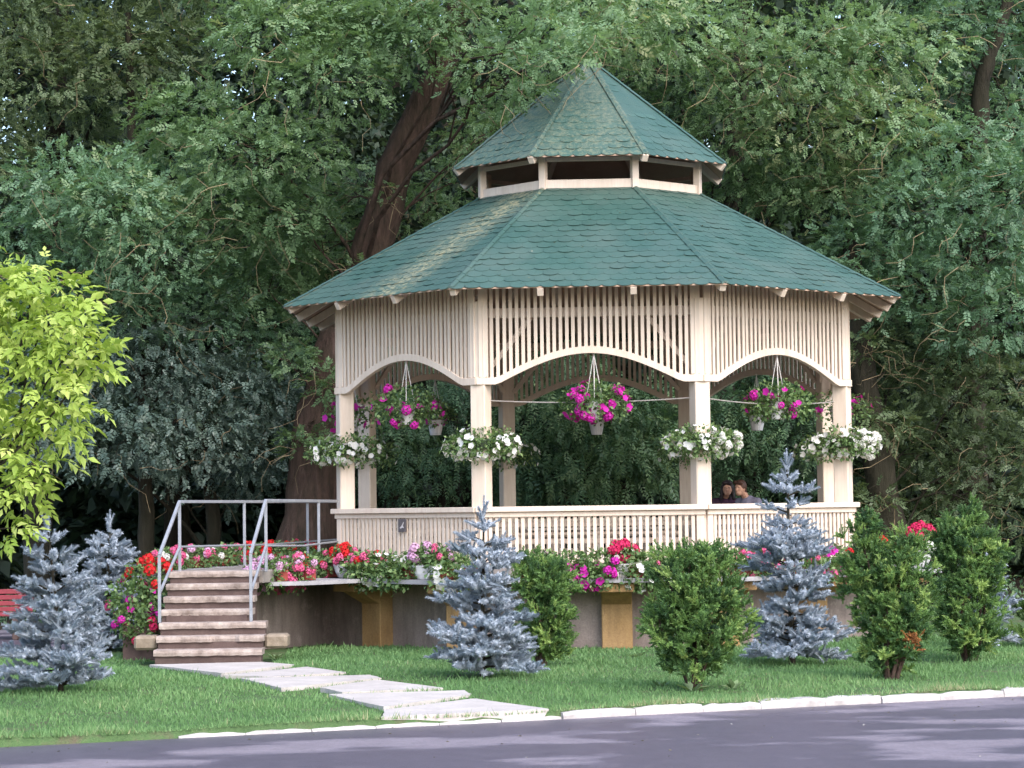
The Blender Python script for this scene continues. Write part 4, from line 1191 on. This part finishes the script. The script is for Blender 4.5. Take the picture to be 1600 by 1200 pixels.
def plant(name, label, cat, group, pos, blobs, blooms, pot=None, nleaf=420, leaf=0.06, hang=None, seed=0, droop=0.2, upb=0.15, face=0.0):
    """pos: base in world; blobs: (offset, radii); blooms: (colour, form, count, size, blob or None, up bias)"""
    r = random.Random(seed); pos = Vector(pos)
    root = tag(empty(name, pos), label, cat, group)
    if pot == 'bowl':
        MB().lathe([(0.0, 0.0), (0.085, 0.0), (0.125, 0.07), (0.15, 0.16), (0.158, 0.165), (0.158, 0.18), (0.14, 0.18), (0.135, 0.15), (0.0, 0.15)], 18).obj('pot', M['potwhite'], root, smooth=False)
    elif pot == 'basket':
        MB().lathe([(0.0, -0.34), (0.085, -0.34), (0.11, -0.22), (0.135, -0.10), (0.14, -0.10), (0.125, -0.12), (0.0, -0.12)], 16).obj('pot', M['potwhite'], root)
    elif pot == 'trough':
        MB().box((0, 0, 0.07), (0.56, 0.17, 0.14)).box((0, 0, 0.135), (0.58, 0.19, 0.02)).obj('trough', M['potred'], root, 0.01)
    elif pot == 'ring':
        MB().lathe([(0.135, 0.02), (0.20, 0.03), (0.22, 0.13), (0.23, 0.13), (0.23, 0.15), (0.15, 0.15), (0.135, 0.02)], 16).obj('pot', M['potdark'], root)
    if hang:
        hb = MB(); top = Vector(hang) - pos
        for k in range(3):
            a = 2 * PI * k / 3 + 0.5; hb.tube([top, Vector((0.132 * math.cos(a), 0.132 * math.sin(a), -0.10))], 0.006, 4)
        hb.sphere(top, 0.018, 6, 4)
        hb.obj('hanger', M['hanger'], root)
    vol = sum(b[1][0] * b[1][2] for b in blobs); out = []
    for c, rr in blobs:
        m = max(20, int(nleaf * rr[0] * rr[2] / vol)); d = unit_dirs(m, upb)
        P = np.array(c)[None] + d * np.array(rr)[None] * (1 + rng.normal(0, 0.13, m) - 0.55 * rng.random(m) ** 1.5)[:, None]
        D = d + rng.normal(0, 0.5, (m, 3)); D[:, 2] -= droop
        out.append(scatter(T_LEAF, P, D, leaf * rng.uniform(0.65, 1.35, m), np.clip(rng.normal(0.5, 0.24, m), 0, 1), d + np.array([0, 0, 0.6]), 0.5))
    V, F, T = join_np(out)
    link('foliage', np_mesh('foliage', V, F, M['plant'], T), root)
    for col, form, cnt, size, bi, ub in blooms:
        if face: cnt = int(cnt * 1.4 + 0.5); size *= 0.98
        me = bloom_mesh(col, form)
        for k in range(cnt):
            c, rr = blobs[bi] if bi is not None else blobs[r.randrange(len(blobs))]
            d = Vector((r.gauss(0, 1), r.gauss(0, 1), r.gauss(0, 1))).normalized(); d.z += ub; d.y -= face; d.normalize()
            p = Vector(c) + Vector((d.x * rr[0], d.y * rr[1], d.z * rr[2])) * r.uniform(0.95, 1.12)
            o = link('flower', me, root, p)
            dd = Vector((d.x, d.y, d.z + (0.5 if form == 'umbel' else 0.1))) + Vector((r.gauss(0, 0.2), r.gauss(0, 0.2), r.gauss(0, 0.2)))
            o.rotation_euler = dd.to_track_quat('Z', 'Y').to_euler()
            s = size * r.uniform(0.8, 1.2); o.scale = (s, s, s)
    return root

# hanging baskets in the openings
BL = {0: 'magenta petunias in hanging basket under the middle front arch of the gazebo', 1: 'magenta petunias in hanging basket under the arch above the seated people',
      7: 'magenta petunias in hanging basket under the arch above the small plaque', 6: 'hanging basket of magenta petunias over the entrance from the stairs',
      2: 'hanging magenta petunias in the gazebo opening on the side away from the stairs', 4: 'small hanging basket of dark magenta petunias at the rear arch, deepest in the gazebo',
      5: 'white hanging pot under the rear arch beside the leaning trunk', 3: 'white hanging pot under the rear arch behind the seated people'}
for i in range(8):
    u = {0: 0.06, 7: 0.0, 1: 0.02}.get(i, 0.0)
    p = face_local(i, u, -0.02, 0); h = gw(p.x, p.y, 3.90)
    q = h.copy(); q.z = 3.36
    front = i in (0, 1, 7)
    nb = {0: 30, 1: 15, 7: 15, 6: 14, 2: 10}.get(i, 9)
    bl = [((0, 0, -0.02), (0.40, 0.36, 0.22)), ((-0.27, 0, -0.14), (0.22, 0.22, 0.20)), ((0.28, 0, -0.12), (0.22, 0.22, 0.20)), ((0.05, -0.12, -0.22), (0.26, 0.14, 0.16))] if i == 7 else \
         [((0, 0, -0.02), (0.36, 0.34, 0.20)), ((-0.24, 0, -0.14), (0.22, 0.22, 0.20)), ((0.26, 0, -0.14), (0.24, 0.22, 0.20)), ((0, -0.14, -0.18), (0.24, 0.12, 0.15))]
    if i in (3, 4, 5): bl = [((0, 0, 0.0), (0.26, 0.24, 0.20))]
    plant('hanging_basket', BL[i], 'hanging basket', 'hanging baskets in the gazebo openings', q, bl, [('magenta', 'petunia', nb, 0.056, None, 0.0)] + ([('magenta', 'umbel', nb // 2, 0.062, None, -0.1)] if front else []),
          'basket', 1100 if front else 420, 0.06, h, 40 + i)
# white petunias round the posts
PL = {0: 'white petunia planter on the front post between the middle arch and the seated people', 7: 'white petunia planter on the front post between the plaque side and the middle arch', 1: 'white petunia planter on the outer post at the side away from the stairs',
      6: 'white petunia planter on the outer post by the stair railing', 5: 'dim petunia planter on the rear post nearest the stairs', 2: 'dim petunia planter on the rear post farthest from the stairs',
      4: 'dim petunia planter on the back post beneath the first front planter', 3: 'dim petunia planter on the back post close to the two people'}
for i in range(8):
    a8 = R(-90 + 22.5 + 45 * i); rr = RC - 0.10; q = gw(rr * math.cos(a8), rr * math.sin(a8), 2.62)
    front = i in (0, 7, 1, 6)
    bl = [((0, 0, 0.12), (0.36, 0.34, 0.20)), ((-0.32, -0.04, 0.05), (0.20, 0.22, 0.17)), ((0.32, -0.04, 0.07), (0.21, 0.22, 0.18)), ((0, -0.22, 0.02), (0.3, 0.14, 0.16))]
    plant('post_planter', PL[i], 'planter', 'white petunia planters on the gazebo posts', q, bl, [('white', 'petunia', 110 if front else 22, 0.044, None, -0.1)] + ([('white', 'umbel', 24, 0.05, 2, -0.1)] if i in (0, 1) else []), 'ring', 1500 if front else 700, 0.055, None, 60 + i, face=0.0)

# pots and troughs on the ledge
lz = LEDGE + 0.003
GP = 'pots and troughs of flowers along the gazebo ledge'
def ledge_pt(px, Y): p = at(px, 905, Y); p.z = lz; return p
tall = [((0, 0, 0.27), (0.24, 0.2, 0.13)), ((0.0, 0, 0.33), (0.16, 0.15, 0.10)), ((0.24, 0.06, 0.14), (0.16, 0.12, 0.14))]
trail = [((0, 0, 0.20), (0.36, 0.16, 0.13)), ((-0.1, -0.18, 0.02), (0.28, 0.13, 0.17)), ((0.16, -0.17, 0.04), (0.24, 0.13, 0.17))]
mound = [((0, 0, 0.21), (0.36, 0.18, 0.13)), ((0.05, -0.14, 0.12), (0.34, 0.13, 0.13))]
def ring_y(px):
    """distance of the outer half of the ledge along this column"""
    best = None
    for i in (7, 0, 1):
        for k in range(61):
            f = face_local(i, -2.0 + 4.0 * k / 60, AP * 0.26, 0); w_ = gw(f.x, f.y, lz)
            x_ = 800 + 3826 * w_.x / w_.y
            if best is None or abs(x_ - px) < best[0]: best = (abs(x_ - px), w_)
    return best[1]
items = [
    (418, 'trough', trail, [('lilac', 'umbel', 26, 0.055, 1, -0.1), ('lilac', 'umbel', 8, 0.05, 0, 0.3)], 'trailing lilac flowers at the near end of the ledge beside the stair handrail'),
    (462, 'trough', trail, [('pink', 'umbel', 24, 0.055, None, 0.0), ('lilac', 'umbel', 6, 0.05, 0, 0.3)], 'trailing rose-pink flowers next to the lilac trough on the ledge'),
    (498, 'trough', mound, [('red', 'umbel', 9, 0.058, None, 0.2), ('pink', 'umbel', 8, 0.055, None, 0.0)], 'mixed red and pink geraniums left of the first white bowl'),
    (535, 'bowl', tall, [('red', 'umbel', 10, 0.058, 1, 0.3), ('pink', 'umbel', 4, 0.055, 0, 0.1)], 'red geranium in a white bowl under the corner nearest the stairs'),
    (568, 'trough', mound, [('pink', 'umbel', 9, 0.055, None, 0.1), ('red', 'umbel', 3, 0.055, 0, 0.5)], 'pink geraniums with few red heads right of the first white bowl'),
    (588, 'trough', trail, [('white', 'petunia', 22, 0.05, None, -0.2)], 'white trailing petunias spilling over the ledge below the plaque'),
    (630, 'trough', trail, [('white', 'petunia', 8, 0.045, 0, 0.2)], 'leafy trough with few white blooms hanging over the ledge edge'),
    (657, 'bowl', tall, [('lilac', 'umbel', 12, 0.062, 1, 0.2)], 'tall pale lilac geranium beside the second white bowl'),
    (685, 'bowl', tall, [('lilac', 'umbel', 5, 0.05, 1, 0.4), ('pink', 'umbel', 2, 0.05, 1, 0.5)], 'leafy plant in the second white bowl with a few pale blooms on top'),
    (712, 'trough', trail, [('white', 'petunia', 18, 0.055, 1, -0.2)], 'white petunias drooping over the ledge just left of the broad-skirted spruce'),
    (842, 'trough', mound, [('lilac', 'petunia', 6, 0.04, None, 0.2)], 'leafy flower trough above the low yew'),
    (890, 'trough', trail, [('magenta', 'petunia', 12, 0.06, 1, -0.2)], 'green trailing petunias with few magenta blooms right of the low yew'),
    (930, 'trough', trail, [('magenta', 'petunia', 14, 0.06, 1, -0.2), ('magenta', 'umbel', 4, 0.055, 2, -0.2)], 'trailing magenta petunias beside the bowl of crimson geranium'),
    (972, 'bowl', tall, [('crimson', 'umbel', 9, 0.066, 1, 0.3), ('white', 'petunia', 4, 0.045, 0, 0.2)], 'crimson geranium in white bowl above the ochre pillar'),
    (1008, 'trough', trail, [('white', 'petunia', 16, 0.055, 1, -0.2)], 'white petunias on the ledge beside the broad yew and crimson geranium'),
    (1060, 'trough', mound, [('pink', 'umbel', 6, 0.05, None, 0.2)], 'flower trough almost hidden behind the broad yew'),
    (1160, 'trough', mound, [('pink', 'umbel', 18, 0.058, None, 0.1)], 'pink geraniums between the broad yew and the tallest spruce'),
    (1200, 'bowl', tall, [('pink', 'umbel', 9, 0.06, None, 0.2), ('white', 'petunia', 5, 0.045, 0, 0)], 'pink geranium in a white bowl behind the tallest spruce'),
    (1250, 'trough', trail, [('pink', 'umbel', 6, 0.05, None, 0.1)], 'leafy trough directly behind the trunk of the tallest spruce'),
    (1298, 'trough', trail, [('magenta', 'petunia', 22, 0.06, None, 0.1), ('white', 'petunia', 5, 0.045, 0, 0.2)], 'magenta petunias on the ledge between the tallest spruce and the yew with dry patch'),
    (1345, 'trough', trail, [('red', 'umbel', 8, 0.055, None, 0.0)], 'red geranium trough peeping out from behind the yew with dry patch'),
    (1385, 'bowl', tall, [('red', 'umbel', 8, 0.06, 1, 0.3)], 'red geranium showing above the yew with dry patch'),
    (1440, 'bowl', [((0, 0, 0.27), (0.22, 0.2, 0.15)), ((0.02, 0, 0.46), (0.17, 0.15, 0.13))], [('crimson', 'umbel', 14, 0.07, 1, 0.2), ('white', 'petunia', 16, 0.055, 0, 0.0)], 'crimson and white flowers between the last two yews'),
]
for k, (px, pot, blobs, blooms, lab) in enumerate(items):
    p = ring_y(px)
    if px > 1350: p = at(px, 905, 34.3 if px < 1400 else 35.6); p.z = lz
    if px < 480: p = at(px + 4, 905, 32.15 if px < 440 else 32.45); p.z = lz
    if px > 1420: p.x -= 0.0
    ang2 = 0.0
    if px < 680: ang2 = R(-45) + GR
    elif px > 1180: ang2 = R(45) + GR
    p = Vector((p.x, p.y, lz))
    o = plant('flower_trough' if pot == 'trough' else 'flower_bowl', lab, 'planter', GP, p, blobs, blooms, pot, 780 if pot == 'trough' else 520, 0.065, None, 100 + k, face=0.35)
    o.rotation_euler.z = ang2
# shelf carrying the crimson bowl beyond the ledge corner
# row of planters along the far railing of the landing and flowers beside the stairs
row = [(-4.42, 32.2, 'pink', 'white'), (-4.15, 33.2, 'lilac', 'pink'), (-3.9, 34.1, 'white', 'pink'), (-3.62, 35.1, 'red', 'red'), (-3.36, 36.0, 'red', 'red'), (-3.1, 36.9, 'red', 'crimson')]
rlab = ['leafy trough with pink and white blooms behind the head of the stairs', 'trough with lilac and pink blooms along the far landing railing', 'trough with white and pink blooms by the middle post of the landing railing',
        'red geraniums along the landing railing in front of the thick trunk', 'red geranium trough by the last post of the landing railing', 'dark red geranium trough where the landing meets the gazebo']
sh = MB()
for k, (x, y, c1, c2) in enumerate(row):
    o = plant('flower_trough', rlab[k], 'planter', 'troughs along the landing railing', (x - 0.12, y, FLOOR + 0.005), [((0, 0, 0.14), (0.44, 0.20, 0.13)), ((-0.1, -0.02, 0.05), (0.40, 0.22, 0.09))], [(c1, 'umbel', 6, 0.06, 0, 0.6), (c2, 'umbel', 5, 0.055, 0, 0.6)], 'trough', 620, 0.06, None, 140 + k)
    o.rotation_euler.z = R(75)
MB().prism([sl(-4.85, 31.7, 0)[:2], sl(-4.43, 31.6, 0)[:2], sl(-2.65, 38.0, 0)[:2], sl(-3.2, 38.2, 0)[:2]], 0.95, FLOOR).obj('landing_shelf', M['ledge'], st)
# plinth with cascading flowers left of the stairs
pl = MB().prism([sl(-4.95, 31.0, 0)[:2], sl(-4.45, 31.0, 0)[:2], sl(-4.40, 31.9, 0)[:2], sl(-4.9, 31.9, 0)[:2]], -0.05, 0.42).obj('flower_plinth', M['riser'], st)
plant('cascading_flowers', 'tall cascade of magenta and red flowers beside the left handrail of the stairs', 'flowers', None, (-4.74, 31.4, 0.42),
      [((0.05, 0, 0.58), (0.28, 0.25, 0.24)), ((-0.12, -0.15, 0.32), (0.32, 0.24, 0.26)), ((-0.02, -0.28, 0.06), (0.32, 0.26, 0.26)), ((0.06, -0.36, -0.10), (0.26, 0.2, 0.18))],
      [('red', 'umbel', 10, 0.075, 0, 0.9), ('magenta', 'petunia', 14, 0.06, 1, 0.0), ('magenta', 'umbel', 8, 0.062, 2, 0.0), ('pink', 'umbel', 6, 0.055, 1, 0.2), ('red', 'umbel', 2, 0.055, 1, 0.8), ('crimson', 'umbel', 3, 0.06, 3, 0)], 'bowl', 1700, 0.07, None, 170)

# cable strung between posts
cb_ = MB()
ci = [gw(*(RC * 0.965 * Vector((math.cos(R(-90 + 22.5 + 45 * i)), math.sin(R(-90 + 22.5 + 45 * i))))), 3.30) for i in (7, 0, 1)]
pts = []
for a_, b_, sag in ((ci[0], ci[1], 0.05), (ci[1], ci[2], 0.07)):
    for k in range(12):
        s = k / 12; p = a_.lerp(b_, s); p.z -= sag * 4 * s * (1 - s); pts.append(p)
pts.append(ci[2])
cb_.tube(pts, 0.008, 5)
tag(cb_.obj('cable', M['cable']), 'thin grey cable strung between the front posts below the arches', 'cable')

# ------------------------------------------------------------------ two people seated inside
def capsule(b, p, q, r0, r1, n=10):
    p, q = Vector(p), Vector(q)
    b.tube([p.lerp(q, k / 6) for k in range(7)], [r0 + (r1 - r0) * k / 6 for k in range(7)], n)
    b.sphere(p, r0, n, 7); b.sphere(q, r1, n, 7)
def remeshed(b, name, mat, parent, vox):
    o = b.obj(name, mat, parent, smooth=True)
    m = o.modifiers.new('union', 'REMESH'); m.mode = 'VOXEL'; m.voxel_size = vox; m.use_smooth_shade = True
    s = o.modifiers.new('soften', 'SMOOTH'); s.iterations = 3; s.factor = 0.5
    return o
def person(label, hip, facing, lean, headoff, hair, cloth, hairlen, seed):
    """hip: world; facing: angle of the knees; lean: forward lean; headoff: sideways (local x)"""
    root = tag(empty('person', (hip[0], hip[1], hip[2]), facing), label, 'person', 'people seated in the gazebo')
    # local axes: -Y is forward
    f = lean
    ch = Vector((headoff * 0.6, -0.40 * math.sin(f), 0.42 * math.cos(f))); nk = Vector((headoff * 0.85, -0.52 * math.sin(f), 0.53 * math.cos(f)))
    hd = nk + Vector((headoff * 0.25, -0.10, 0.125))
    def limbs(b, g):
        for s in (-1, 1):
            capsule(b, (s * 0.09, 0, 0.06), (s * 0.11, -0.42, 0.07), 0.085 + g, 0.06 + g)
            capsule(b, (s * 0.11, -0.42, 0.07), (s * 0.11, -0.40, -0.33), 0.058 + g, 0.042 + g)
    def torso(b, g):
        capsule(b, (0, 0, 0.08), ch * 0.5 + Vector((0, 0, 0.05)), 0.135 + g, 0.125 + g)
        capsule(b, ch * 0.5 + Vector((0, 0, 0.05)), ch - Vector((0, 0, 0.02)), 0.125 + g, 0.12 + g)
        for s in (-1, 1):
            sh_ = ch + Vector((s * 0.165, 0, 0.0)); el = Vector((s * 0.22, -0.22 - 0.2 * f, 0.20)); wr = Vector((s * 0.06, -0.40, 0.17))
            capsule(b, ch, sh_, 0.085 + g, 0.06 + g); capsule(b, sh_, el, 0.055 + g, 0.043 + g); capsule(b, el, wr, 0.042 + g, 0.03 + g)
    b = MB(); torso(b, 0); limbs(b, 0)
    capsule(b, ch, nk, 0.075, 0.055); capsule(b, nk, hd, 0.055, 0.06)
    b.sphere(hd, (0.076, 0.095, 0.112), 16, 12); b.sphere(hd + Vector((0, -0.045, -0.07)), (0.05, 0.05, 0.05), 12, 8)
    capsule(b, hd + Vector((0, -0.09, 0.01)), hd + Vector((0, -0.112, -0.028)), 0.012, 0.017, 8)
    b.sphere(hd + Vector((0, -0.082, -0.062)), (0.026, 0.014, 0.010), 8, 6)
    for s in (-1, 1):
        b.sphere(hd + Vector((s * 0.076, 0.005, -0.01)), (0.012, 0.02, 0.032), 8, 6)
        b.sphere(hd + Vector((s * 0.03, -0.085, 0.025)), (0.022, 0.012, 0.007), 8, 6)
        wr = Vector((s * 0.06, -0.40, 0.17)); b.sphere(wr + Vector((-s * 0.01, -0.045, -0.012)), (0.035, 0.045, 0.018), 8, 6)
        for q in range(4): capsule(b, wr + Vector((s * (-0.028 + 0.018 * q), -0.075, -0.012)), wr + Vector((s * (-0.030 + 0.018 * q), -0.125 + 0.006 * abs(q - 1.3), -0.04)), 0.009, 0.008, 6)
        capsule(b, wr + Vector((-s * 0.03, -0.03, -0.005)), wr + Vector((-s * 0.058, -0.07, -0.02)), 0.011, 0.009, 6)
        capsule(b, (s * 0.11, -0.40, -0.33), (s * 0.11, -0.52, -0.365), 0.04, 0.03)
    remeshed(b, 'body', M['skin'], root, 0.010)
    b = MB(); torso(b, 0.016); remeshed(b, 'shirt', M[cloth], root, 0.014)
    b = MB(); limbs(b, 0.016); b.sphere((0, 0.0, 0.05), (0.17, 0.14, 0.11), 12, 8); remeshed(b, 'trousers', M['denim'], root, 0.014)
    b = MB(); b.sphere(hd + Vector((0, 0.022, 0.030)), (0.094, 0.102, 0.108), 16, 12); b.sphere(hd + Vector((0, 0.06, -0.03)), (0.08, 0.06, 0.09), 12, 8)
    b.sphere(hd + Vector((0.03, -0.06, 0.085)), (0.06, 0.045, 0.03), 10, 7); b.sphere(hd + Vector((-0.03, -0.055, 0.09)), (0.06, 0.045, 0.03), 10, 7)
    if hairlen:
        for s in (-1, 1): capsule(b, hd + Vector((s * 0.075, 0.02, 0.02)), hd + Vector((s * 0.095, 0.02, -hairlen)), 0.04, 0.03)
        capsule(b, hd + Vector((0, 0.085, 0)), hd + Vector((0, 0.11, -hairlen)), 0.06, 0.05)
    remeshed(b, 'hair', M[hair], root, 0.012)
    eb_ = MB()
    for s in (-1, 1): eb_.sphere(hd + Vector((s * 0.03, -0.083, 0.010)), (0.011, 0.008, 0.006), 8, 6)
    eb_.obj('eyes', M['hair_black'], root)
    return root
seat_z = FLOOR + 0.42
person('dark-haired person in dark plum top leaning over beside the front post', (3.30, 38.85, seat_z), R(-8), 0.50, 0.10, 'hair_black', 'cloth_plum', 0.16, 1)
person('brown-haired person in slate grey top bowing towards the dark-haired one', (3.83, 38.35, seat_z), R(-38), 0.50, -0.10, 'hair_brown', 'cloth_grey', 0.0, 2)

# ------------------------------------------------------------------ grass, weeds
n = 260000
s_ = rng.uniform(-9, 13, n); q_ = 0.035 + 10.8 * rng.random(n) ** 1.3
X = KA.x + KD.x * s_ + KN.x * q_; Y = KA.y + KD.y * s_ + KN.y * q_
ok = np.abs(X / Y) < 0.235
for q in SLAB_TEST: ok &= ~in_quad(X, Y, q)
lx, ly = X - GX, Y - GY
c, s = math.cos(-GR), math.sin(-GR); gx_, gy_ = lx * c - ly * s, lx * s + ly * c
o8 = np.max(np.stack([np.abs(gx_), np.abs(gy_), np.abs(gx_ + gy_) / math.sqrt(2), np.abs(gx_ - gy_) / math.sqrt(2)]), axis=0)
ok &= o8 > AP * 1.12 + 0.02
ok &= ~((X > -4.6) & (X < -2.95) & (Y > 29.6))
patch = np.sin(X * 2.3 + 1.0) * np.sin(Y * 1.9 - X * 0.7) + 0.6 * np.sin(X * 5.1 + Y * 3.3)
bare = np.sin(X * 1.1 + 0.3 * Y) * np.sin(Y * 0.9 + 2.0) + 0.5 * np.sin(3.1 * X - 2.2 * Y)
ok &= (rng.random(n) < np.clip(0.97 - 0.8 * np.clip(bare - 0.45, 0, 1), 0.12, 1))
X, Y, q_, patch = X[ok], Y[ok], q_[ok], patch[ok]
m = len(X)
Z0 = 0.012 * np.sin(X * 1.7 + Y * 0.8) + 0.01 * np.sin(Y * 2.1 - X)
hgt = rng.gamma(5, 0.0064, m) * (1 + 0.30 * patch) * np.where(q_ < 0.35, 1.15, 1.0)
wdt = rng.uniform(0.004, 0.010, m) * (0.7 + q_ / 10)
th = rng.uniform(0, 2 * PI, m); le = rng.normal(0, 0.45, (m, 2))
V = np.zeros((m, 3, 3))
V[:, 0] = np.stack([X - wdt * np.cos(th), Y - wdt * np.sin(th), Z0 - 0.004], 1)
V[:, 1] = np.stack([X + wdt * np.cos(th), Y + wdt * np.sin(th), Z0 - 0.004], 1)
V[:, 2] = np.stack([X + le[:, 0] * hgt, Y + le[:, 1] * hgt, Z0 + hgt], 1)
tint = np.clip(0.48 + 0.10 * patch + 0.10 * np.sin(X * 0.9 + 2 * np.sin(Y * 0.7)) + rng.normal(0, 0.15, m) + 0.34 * np.exp(-q_ / 0.35), 0, 1)
o = link('grass', np_mesh('grass', V.reshape(-1, 3), np.arange(m * 3).reshape(-1, 3), M['grass'], np.repeat(tint, 3))); tag(o, 'short green lawn grass', 'grass', kind='stuff')
def weed(px, py, n, size, lab, seed):
    p = gnd(px, py); root = tag(empty('weed', p), lab, 'weed', 'broad-leaved weeds on the lawn')
    a = rng.uniform(0, 6.28, n); D = np.stack([np.cos(a), np.sin(a), rng.uniform(0.35, 1.3, n)], 1)
    P = np.stack([0.02 * np.cos(a), 0.02 * np.sin(a), np.zeros(n)], 1)
    V, F, T = scatter(leaf_quad(0.38, 0.08), P, D, size * rng.uniform(0.6, 1.1, n), rng.random(n), None, 0.2)
    link('leaves', np_mesh('leaves', V, F, M['weed'], T), root)
weed(1082, 1080, 9, 0.17, 'pale broad-leaved weed at the foot of the broad yew', 1)
weed(1145, 1076, 12, 0.15, 'pale weed on the lawn just right of the broad yew', 2)
weed(1035, 1074, 11, 0.13, 'pale weed on the lawn just left of the broad yew', 3)
weed(995, 1028, 10, 0.13, 'pale weed on the grass in front of the ochre pillar', 4)
weed(430, 1030, 14, 0.14, 'leafy weed at the foot of the base wall by the stairs', 5)

# fallen leaves and petals: on the road and on the roof
n = 150
ss = rng.uniform(-6, 12, n); qq = -rng.gamma(1.3, 1.1, n) - 0.02
P = np.stack([KA.x + KD.x * ss + KN.x * qq, KA.y + KD.y * ss + KN.y * qq, np.full(n, -0.068)], 1)
a = rng.uniform(0, 6.28, n)
V, F, T = scatter(leaf_quad(0.6, 0.1), P, np.stack([np.cos(a), np.sin(a), np.zeros(n)], 1), rng.uniform(0.015, 0.04, n), rng.random(n), None, 0.1)
M['litter'] = leafmat('fallen_leaf', [(0.0, (0.10, 0.075, 0.04)), (0.5, (0.22, 0.19, 0.08)), (0.8, (0.42, 0.38, 0.30)), (1.0, (0.6, 0.58, 0.58))], 0.2)
o = link('leaf_litter', np_mesh('leaf_litter', V, F, M['litter'], T)); tag(o, 'small fallen leaves and petals scattered along the wet road edge', 'litter', kind='stuff')
n = 420; PP = []
for _ in range(n):
    i = random.choice((7, 7, 0, 0, 1, 6)); low = random.random() < 0.7
    k0, z0, k1, z1 = (1.2, 4.74, 0.44, 6.38) if low else (0.545, 6.80, 0.03, 8.45)
    f = random.random() ** 1.2; a_ = AP * (k0 + (k1 - k0) * f); u = random.uniform(-1, 1) * a_ * math.tan(R(22.5))
    p = R(45 * i); x, y = u, -a_
    PP.append(gw(x * math.cos(p) - y * math.sin(p), x * math.sin(p) + y * math.cos(p), z0 + (z1 - z0) * f + 0.022))
P = np.array(PP); a = rng.uniform(0, 6.28, n)
V, F, T = scatter(leaf_quad(0.5, 0.1), P, np.stack([np.cos(a), np.sin(a), np.full(n, 0.1)], 1), rng.uniform(0.012, 0.035, n), rng.random(n) ** 1.4, None, 0.3)
o = link('roof_litter', np_mesh('roof_litter', V, F, M['litter'], T)); tag(o, 'tiny leaflets and specks lying on the green roof', 'litter', kind='stuff')
